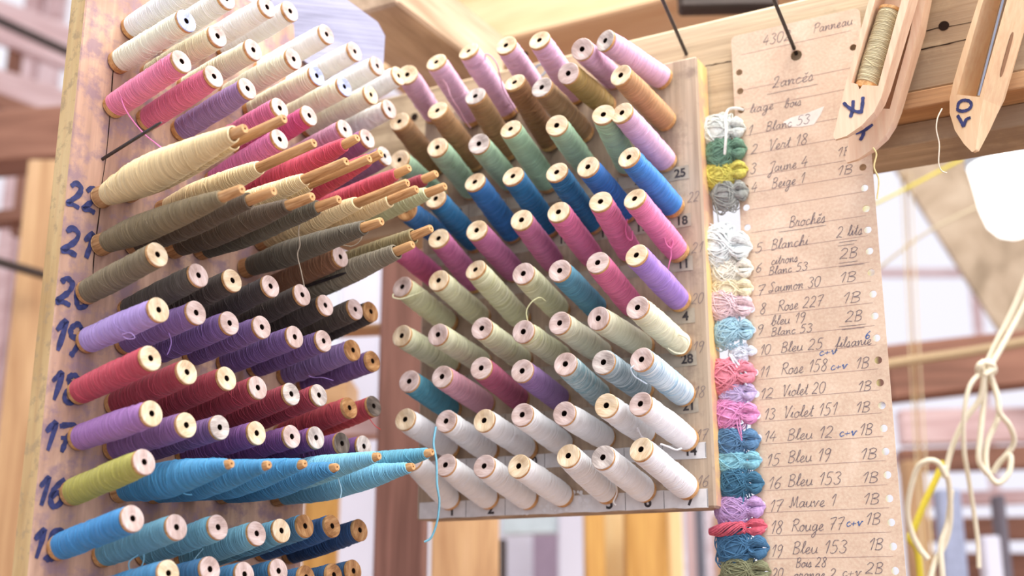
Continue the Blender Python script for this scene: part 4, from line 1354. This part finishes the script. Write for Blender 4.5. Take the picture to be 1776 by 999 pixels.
# ------------------------------------------------------------------ shuttles
M_SH = wood('shuttle_wood', (206, 166, 124), (230, 198, 158), (240, 212, 176), (6, 2.2, 9), (120, 10, 120), 0.4, bump=.06)
M_SHR = wood('shuttle_wood_rosy', (204, 162, 130), (224, 192, 162), (233, 206, 178), (6, 2.2, 9), (120, 10, 120), 0.4, bump=.06)
def shuttle(outline, slot, off, depth, yaw, label, mat, mark=None, rod=None, shift=None):
    n = (Matrix.Rotation(math.radians(yaw), 3, 'Z') @ nR).normalized()
    ref = outline[0]
    P = on(ref[0], ref[1], PR + nR * off, nR)
    if shift:
        P = P + shift
    e = Zv.cross(n).normalized()
    M = plane_frame(P, e, n)
    Mi = M.inverted()
    def uv(p):
        q = Mi @ on(p[0], p[1], M @ Vector((0, 0, 0)), n)
        return (q.x, q.y)
    o2 = [uv(p) for p in outline]
    s2 = [uv(p) for p in slot]
    if shift:
        pass
    vs, fs = curve_fill([o2, s2], depth * .74)
    b = MB()
    ymin = min(p[1] for p in o2)
    def tap(v):
        return (v[0], v[1], v[2] * min(1, .12 + ((v[1] - ymin) / .062) ** .75 * .88))
    b.add([tap(v) for v in vs], fs)
    # floor of the shuttle: narrower towards the back like a boat
    cx = sum(p[0] for p in o2) / len(o2)
    cy = sum(p[1] for p in o2) / len(o2)
    vs, fs = curve_fill([o2], depth * .26)
    def nar(v):
        t = min(1, max(0, -v[2] / (depth * .26)))
        return (cx + (v[0] - cx) * (1 - .16 * t), v[1] + .010 * t, (v[2] - depth * .74) * min(1, .12 + ((v[1] - ymin) / .062) ** .75 * .88))
    b.add([nar(v) for v in vs], fs)
    root = empty('weaving_shuttle', M)
    tag(root, label, 'shuttle')
    me = b.mesh('shuttle_body', [mat], smooth=False)
    body = link('shuttle_body', me, root)
    bv = body.modifiers.new('soft', 'BEVEL')
    bv.width = .0012
    bv.segments = 2
    bv.limit_method = 'ANGLE'
    bv.angle_limit = math.radians(50)
    if mark:
        bb = MB()
        for st in mark:
            ps = [Vector((*uv(p), 0)) for p in st]
            ribbon(bb, smooth_path(ps, 5), .0032, .0005 + .0002 * random.random(), jit=.15)
        link('painted_number', bb.mesh('painted_number', [M_INK], smooth=False), root)
    if rod:
        a, c = [Vector((*uv(p), -.010)) for p in rod]
        bb = MB()
        bb.tube([a, a.lerp(c, .5), c], .0028, 12)
        link('spindle', bb.mesh('spindle', [M_BRIGHT]), root)
    return root, M, uv
ol7 = [(1560, -190), (1507, 0), (1484, 84), (1467, 145), (1456, 190), (1445, 236), (1449, 242), (1468, 236), (1494, 218), (1516, 194), (1528, 170), (1536, 142), (1577, 0), (1632, -190)]
sl7 = [(1563, -150), (1512, 20), (1477, 143), (1487, 146), (1491, 155), (1496, 147), (1523, 149), (1558, 20), (1606, -150)]
mk7 = [((1463, 178), (1470, 185), (1483, 193), (1497, 195)), ((1497, 168), (1496, 182), (1494, 194)), ((1480, 174), (1479, 190), (1475, 204))]
sh7, M7, uv7 = shuttle(ol7, sl7, .056, .040, 2, 'front wooden shuttle marked 7, holding a straw yellow bobbin', M_SHR, mk7)
dx, dy = 20, 40
ol7b = [(x + dx, y + dy) for x, y in ol7]
ol7b[0] = (1570, -190); ol7b[-1] = (1642, -190)
sl7b = [(x + dx, y + dy) for x, y in sl7]
sl7b[0] = (1573, -150); sl7b[-1] = (1616, -150)
mk7b = [((1484, 232), (1500, 226), (1514, 216)), ((1500, 214), (1498, 232), (1492, 244))]
shuttle(ol7b, sl7b, .012, .038, 2, 'second wooden shuttle hanging behind the one marked 7', M_SHR, mk7b)
ol10 = [(1752, -190), (1697, 0), (1668, 92), (1653, 144), (1647, 172), (1647, 196), (1656, 226), (1672, 250), (1686, 264), (1692, 260), (1698, 215), (1705, 172), (1752, 0), (1806, -190)]
sl10 = [(1758, -150), (1703, 8), (1659, 164), (1699, 168), (1744, 8), (1790, -150)]
mk10 = [((1661, 200), (1667, 210), (1672, 220)), ((1672, 220), (1676, 208), (1684, 204)), ((1661, 186), (1664, 178), (1672, 174), (1682, 176), (1685, 183), (1680, 190), (1670, 193), (1662, 191), (1661, 186))]
sh10, M10, uv10 = shuttle(ol10, sl10, .033, .046, -24, 'empty wooden shuttle marked 10, with bare spindle, right of the other shuttles', M_SH, mk10, rod=((1688, 162), (1732, -10)))
# long slot in its side wall
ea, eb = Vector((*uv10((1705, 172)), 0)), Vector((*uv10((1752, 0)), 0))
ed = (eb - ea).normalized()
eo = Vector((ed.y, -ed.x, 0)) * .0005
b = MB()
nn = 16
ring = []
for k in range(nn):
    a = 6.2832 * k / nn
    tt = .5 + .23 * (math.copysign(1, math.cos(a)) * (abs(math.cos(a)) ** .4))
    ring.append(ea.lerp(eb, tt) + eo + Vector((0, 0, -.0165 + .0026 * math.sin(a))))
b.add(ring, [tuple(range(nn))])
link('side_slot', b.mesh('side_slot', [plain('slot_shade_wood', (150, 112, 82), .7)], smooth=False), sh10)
# bobbin inside shuttle 7
a = Vector((*uv7((1496, 147)), -.014))
c = Vector((*uv7((1540, 4)), -.014))
rt = bobbin(M7 @ a, M7 @ c, (206, 192, 148), 'brown', 'straw yellow thread bobbin lying inside the front shuttle', 'bobbin inside a shuttle', fat=1.0)
rt.scale = (.98, .98, 1)
# loose ends at the shuttles
def cord(name, pts, r, color, label, cat='cord', m=None, n=6, group=None, sides=8):
    b = MB()
    P = [pt(x, y, d) for x, y, d in pts]
    c = P[0]
    b.tube(smooth_path([p - c for p in P], n), r, sides)
    o = link(name, b.mesh(name, [m or strand(color, .08)]))
    o.location = c
    return tag(o, label, cat, group)
dS = (on(1635, 200, PR + nR * .03, nR) - CAM).dot(Fv)
cord('loose_thread', [(1634, 188, dS), (1626, 205, dS), (1624, 225, dS), (1629, 250, dS), (1628, 282, dS), (1633, 296, dS), (1642, 300, dS)], .0006, (238, 226, 202), 'short pale thread dangling between the shuttles', 'thread')
cord('loose_thread', [(1514, 256, dS), (1520, 268, dS), (1516, 290, dS), (1524, 312, dS), (1521, 345, dS)], .0008, (226, 208, 150), 'straw thread hanging from the rear shuttle beside the card', 'thread')

# ------------------------------------------------------------------ lamp, cable, cords at the right
def cable(name, pts, r, m, label, cat):
    return cord(name, pts, r, None, label, cat, m=m, sides=14)
cable('black_cable', [(1480, 232, 1.75), (1540, 240, 1.75), (1580, 247, 1.75), (1620, 258, 1.75), (1665, 262, 1.75), (1720, 240, 1.78), (1800, 190, 1.8)], .0062, plain('black_rubber', (38, 42, 54), .5, .4), 'thick black cable curving under the shuttles', 'cable')
lampM = bpy.data.materials.new('lamp_glow')
lampM.use_nodes = True
q = lampM.node_tree.nodes['Principled BSDF']
q.inputs['Base Color'].default_value = (.9, .9, .88, 1)
q.inputs['Emission Color'].default_value = (1, .99, .95, 1)
q.inputs['Emission Strength'].default_value = 1.3
dl = 1.9
c = pt(1752, 330, dl)
lamp = empty('lamp_bulb', Matrix.Translation(c))
tag(lamp, 'glowing white lamp bulb at the right edge under the shuttle marked 10', 'lamp')
s = dl / FPX
b = MB()
b.lathe([(-88 * s, 2 * s), (-86 * s, 14 * s), (-80 * s, 28 * s), (-62 * s, 44 * s), (-30 * s, 54 * s), (10 * s, 60 * s), (44 * s, 66 * s), (50 * s, 64 * s)], 36, cap0=True)
link('diffuser', b.mesh('diffuser', [lampM]), lamp)
b = MB()
b.lathe([(46 * s, 67 * s), (52 * s, 70 * s), (100 * s, 66 * s), (122 * s, 58 * s), (126 * s, 40 * s), (150 * s, 38 * s), (152 * s, 10 * s)], 36, cap1=True)
link('lamp_housing', b.mesh('lamp_housing', [plain('pale_blue_plastic', (206, 218, 228), .4)]), lamp)
cord('yellow_string', [(1480, 372, 2.2), (1560, 333, 2.2), (1690, 265, 2.2), (1760, 232, 2.2)], .0024, (214, 200, 60), 'yellow string stretched behind the shuttles', 'string')
cord('beige_string', [(1480, 500, 2.4), (1600, 408, 2.4), (1700, 356, 2.4), (1800, 300, 2.4)], .003, (206, 192, 162), 'beige string stretched toward the lamp', 'string')
cord('spring_cord', [(1535, 632, 2.1), (1600, 622, 2.1), (1700, 607, 2.1), (1830, 582, 2.1)], .0085, (176, 152, 118), 'ribbed brown cord crossing behind the white cord', 'cord')
for i, (x, r, c) in enumerate(((1564, .0012, (196, 178, 140)), (1572, .0022, (178, 150, 110)), (1582, .0014, (206, 188, 150)))):
    cord('warp_string', [(x - 2, 300, 2.3), (x + 18, 700, 2.1), (x + 44, 1080, 1.95)], r, c, '%s of the thin upright strings right of the card' % ('leftmost', 'middle', 'rightmost')[i], 'string')
wc = (232, 224, 198)
b = MB()
dR = 1.55
paths = [
 [(1800, 430), (1760, 530), (1725, 600), (1708, 640)], [(1812, 440), (1772, 536), (1736, 604), (1714, 642)],
 [(1706, 640), (1682, 670), (1672, 720), (1672, 780), (1680, 830), (1688, 880), (1696, 940), (1698, 985)],
 [(1708, 640), (1700, 690), (1672, 730), (1650, 780), (1638, 830)],
 [(1712, 642), (1728, 680), (1732, 720), (1712, 770), (1712, 815), (1730, 838), (1750, 820), (1752, 790), (1735, 800), (1722, 820), (1732, 805), (1758, 770), (1752, 740), (1734, 716), (1730, 690), (1718, 650)],
 [(1710, 645), (1706, 700), (1700, 760), (1698, 800), (1712, 822)],
 [(1640, 826), (1626, 802), (1606, 800), (1588, 818), (1574, 880), (1580, 920), (1594, 950), (1610, 970)],
 [(1636, 810), (1646, 840), (1648, 900), (1640, 940), (1622, 975), (1612, 1010), (1600, 1060)],
 [(1650, 850), (1644, 905), (1632, 945), (1634, 990), (1640, 1060)],
]
P0 = pt(1708, 640, dR)
for k, p in enumerate(paths):
    b.tube(smooth_path([pt(x, y, dR + .01 * math.sin(k * 1.7 + i * .8)) - P0 for i, (x, y) in enumerate(p)], 6), .0036 if k != 2 else .003, 10)
# the knot
b.tube(smooth_path([pt(x, y, dR - .006 * z) - P0 for x, y, z in ((1702, 628, 1), (1720, 632, 1.4), (1724, 644, 0), (1710, 652, -1), (1697, 645, .4), (1700, 632, 1.4), (1716, 628, 0), (1722, 640, 1.2), (1706, 650, 1.6))], 6), .0040, 10)
o = link('knotted_rope', b.mesh('knotted_rope', [strand(wc, .06)]))
o.location = P0
tag(o, 'knotted white cord with hanging loops at the lower right', 'cord')
cord('yellow_strap', [(1638, 800, 1.62), (1618, 842, 1.62), (1600, 880, 1.62), (1586, 915, 1.62), (1578, 935, 1.62), (1592, 960, 1.62), (1600, 1060, 1.62)], .0046, (222, 204, 74), 'yellow strap hanging through the left loop of the white cord', 'strap')

# ------------------------------------------------------------------ loose thread ends on the bobbins
def tail(pts, color, owner, r=.0005, dz=0.0, dmin=None):
    """loose thread as a part of the bobbin it belongs to"""
    b = MB()
    P = [pt(*p) for p in pts]
    Mi = owner.matrix_world.inverted()
    b.tube(smooth_path([Mi @ p for p in P], 6), r, 6)
    link('loose_end', b.mesh('loose_end', [strand(color, .1)]), owner)
def find(s):
    for o in SPOOLS:
        if o['label'].startswith(s):
            return o
bpy.context.view_layer.update()
def dep(x, y, label, frac=.5):
    o = find(label)
    return o
def t_on(label, pts, color, r=.0005, d=None):
    o = find(label)
    tipd = (o.matrix_world @ Vector((0, 0, .095)) - CAM).dot(Fv)
    bd = (o.matrix_world.translation - CAM).dot(Fv)
    tail([(x, y, bd * (1 - k) + tipd * k - .012) for x, y, k in pts], color, o, r)
t_on('pink thread bobbin, first peg of the third row', [(208, 158, .2), (214, 182, .25), (228, 206, .3), (250, 232, .4), (272, 250, .9), (294, 268, 1.25), (312, 288, 1.35), (330, 290, 1.45), (348, 280, 1.5)], (240, 140, 190), .0006)
t_on('dark grey thread pirn, fourth peg of row 21', [(524, 362, .6), (518, 400, .6), (520, 425, .62), (516, 442, .65), (522, 470, .7), (528, 498, .75)], (150, 138, 122), .0006)
t_on('dark grey thread pirn, fifth peg of row 21', [(629, 386, .9), (630, 402, .9), (624, 418, .9), (610, 427, .85), (590, 425, .8), (570, 430, .75), (552, 438, .75), (538, 444, .7), (534, 434, .7)], (168, 158, 138), .0005)
t_on('teal blue pointed thread pirn', [(756, 740, .8), (752, 770, .9), (757, 800, 1), (758, 840, 1.1), (762, 870, 1.1), (758, 905, 1.1), (748, 932, 1.1), (736, 940, 1.1)], (126, 186, 206), .0011)
t_on('light blue pointed thread pirn, sixth', [(583, 815, .9), (588, 835, .9), (592, 850, .9), (590, 864, .9)], (170, 214, 232), .0007)
t_on('blue pointed thread pirn, second', [(333, 800, .5), (328, 830, .6), (318, 852, .65), (322, 857, .65), (333, 858, .65)], (110, 178, 214), .0006)
t_on('pale teal blue thread bobbin, second', [(250, 922, .4), (246, 948, .4), (250, 966, .4), (244, 984, .4), (228, 992, .4), (224, 975, .4), (240, 962, .4)], (128, 186, 210), .0006)
t_on('pale teal blue thread bobbin, fourth', [(352, 952, .4), (340, 966, .4), (328, 984, .4), (312, 1000, .4)], (150, 200, 220), .0006)
t_on('lavender thread bobbin, first', [(212, 580, .6), (226, 577, .65), (234, 586, .7), (222, 588, .6), (214, 584, .6)], (190, 164, 222), .0005)
t_on('violet thread bobbin, second', [(292, 575, .6), (297, 592, .6), (294, 606, .6), (290, 615, .6)], (170, 138, 204), .0005)
t_on('violet thread bobbin, seventh', [(578, 660, .7), (560, 655, .7), (545, 655, .65), (535, 652, .65)], (160, 130, 190), .0005)
t_on('near black thread bobbin', [(585, 530, .7), (592, 545, .75), (600, 552, .8), (605, 563, .8)], (160, 140, 130), .0005)
t_on('red thread bobbin, eighth', [(640, 725, .9), (650, 738, .9), (660, 745, .9)], (190, 60, 64), .0004)
t_on('lilac pink thread bobbin, second from left in the top', [(768, 138, .85), (776, 150, .8), (782, 168, .8), (796, 190, .7), (806, 208, .6), (816, 222, .5)], (226, 178, 196), .0006)
t_on('lilac pink thread bobbin, third from left in the top', [(842, 104, .9), (842, 94, .95), (852, 98, .9), (862, 112, .9), (868, 136, .8), (874, 158, .7), (886, 178, .6), (896, 195, .5)], (220, 176, 206), .0006)
t_on('straw green thread bobbin, first from left in the row', [(682, 510, .9), (682, 516, .95), (696, 518, .95), (716, 512, .9), (738, 504, .8)], (222, 222, 184), .0007)
t_on('straw green thread bobbin, fourth from left in the row', [(916, 560, .9), (913, 540, .9), (922, 524, .9), (936, 516, .85), (946, 522, .8)], (214, 212, 166), .0006)
t_on('bright pink thread bobbin', [(1152, 412, .4), (1156, 424, .35), (1164, 430, .3), (1167, 418, .3), (1160, 414, .3), (1164, 440, .25), (1160, 460, .25), (1158, 470, .2)], (234, 130, 176), .0007)
t_on('rose pink thread bobbin, sixth from left in the pink', [(1088, 380, .6), (1085, 396, .55), (1088, 412, .5), (1096, 416, .5), (1097, 400, .5)], (228, 120, 164), .0007)
t_on('pale lemon thread bobbin, seventh from left in the straw', [(1178, 580, .3), (1192, 588, .2), (1194, 600, .2), (1186, 612, .2), (1172, 612, .25), (1158, 604, .3)], (234, 230, 200), .0007)
t_on('pale blue thread bobbin', [(1100, 634, .9), (1094, 640, .9), (1100, 652, .85), (1112, 660, .8), (1122, 666, .8)], (206, 222, 234), .0007)
t_on('white thread bobbin, seventh from left in the bottom', [(1146, 770, .6), (1160, 775, .5), (1172, 780, .4), (1182, 778, .3)], (234, 234, 238), .0008)
t_on('white thread bobbin, sixth from left in the upper', [(1106, 748, .6), (1106, 742, .7), (1112, 756, .6), (1120, 760, .5)], (234, 234, 238), .0007)
t_on('white thread bobbin, fifth from left in the bottom', [(1060, 832, .4), (1068, 840, .4), (1070, 855, .3), (1064, 870, .3), (1068, 876, .3)], (226, 226, 224), .0007)
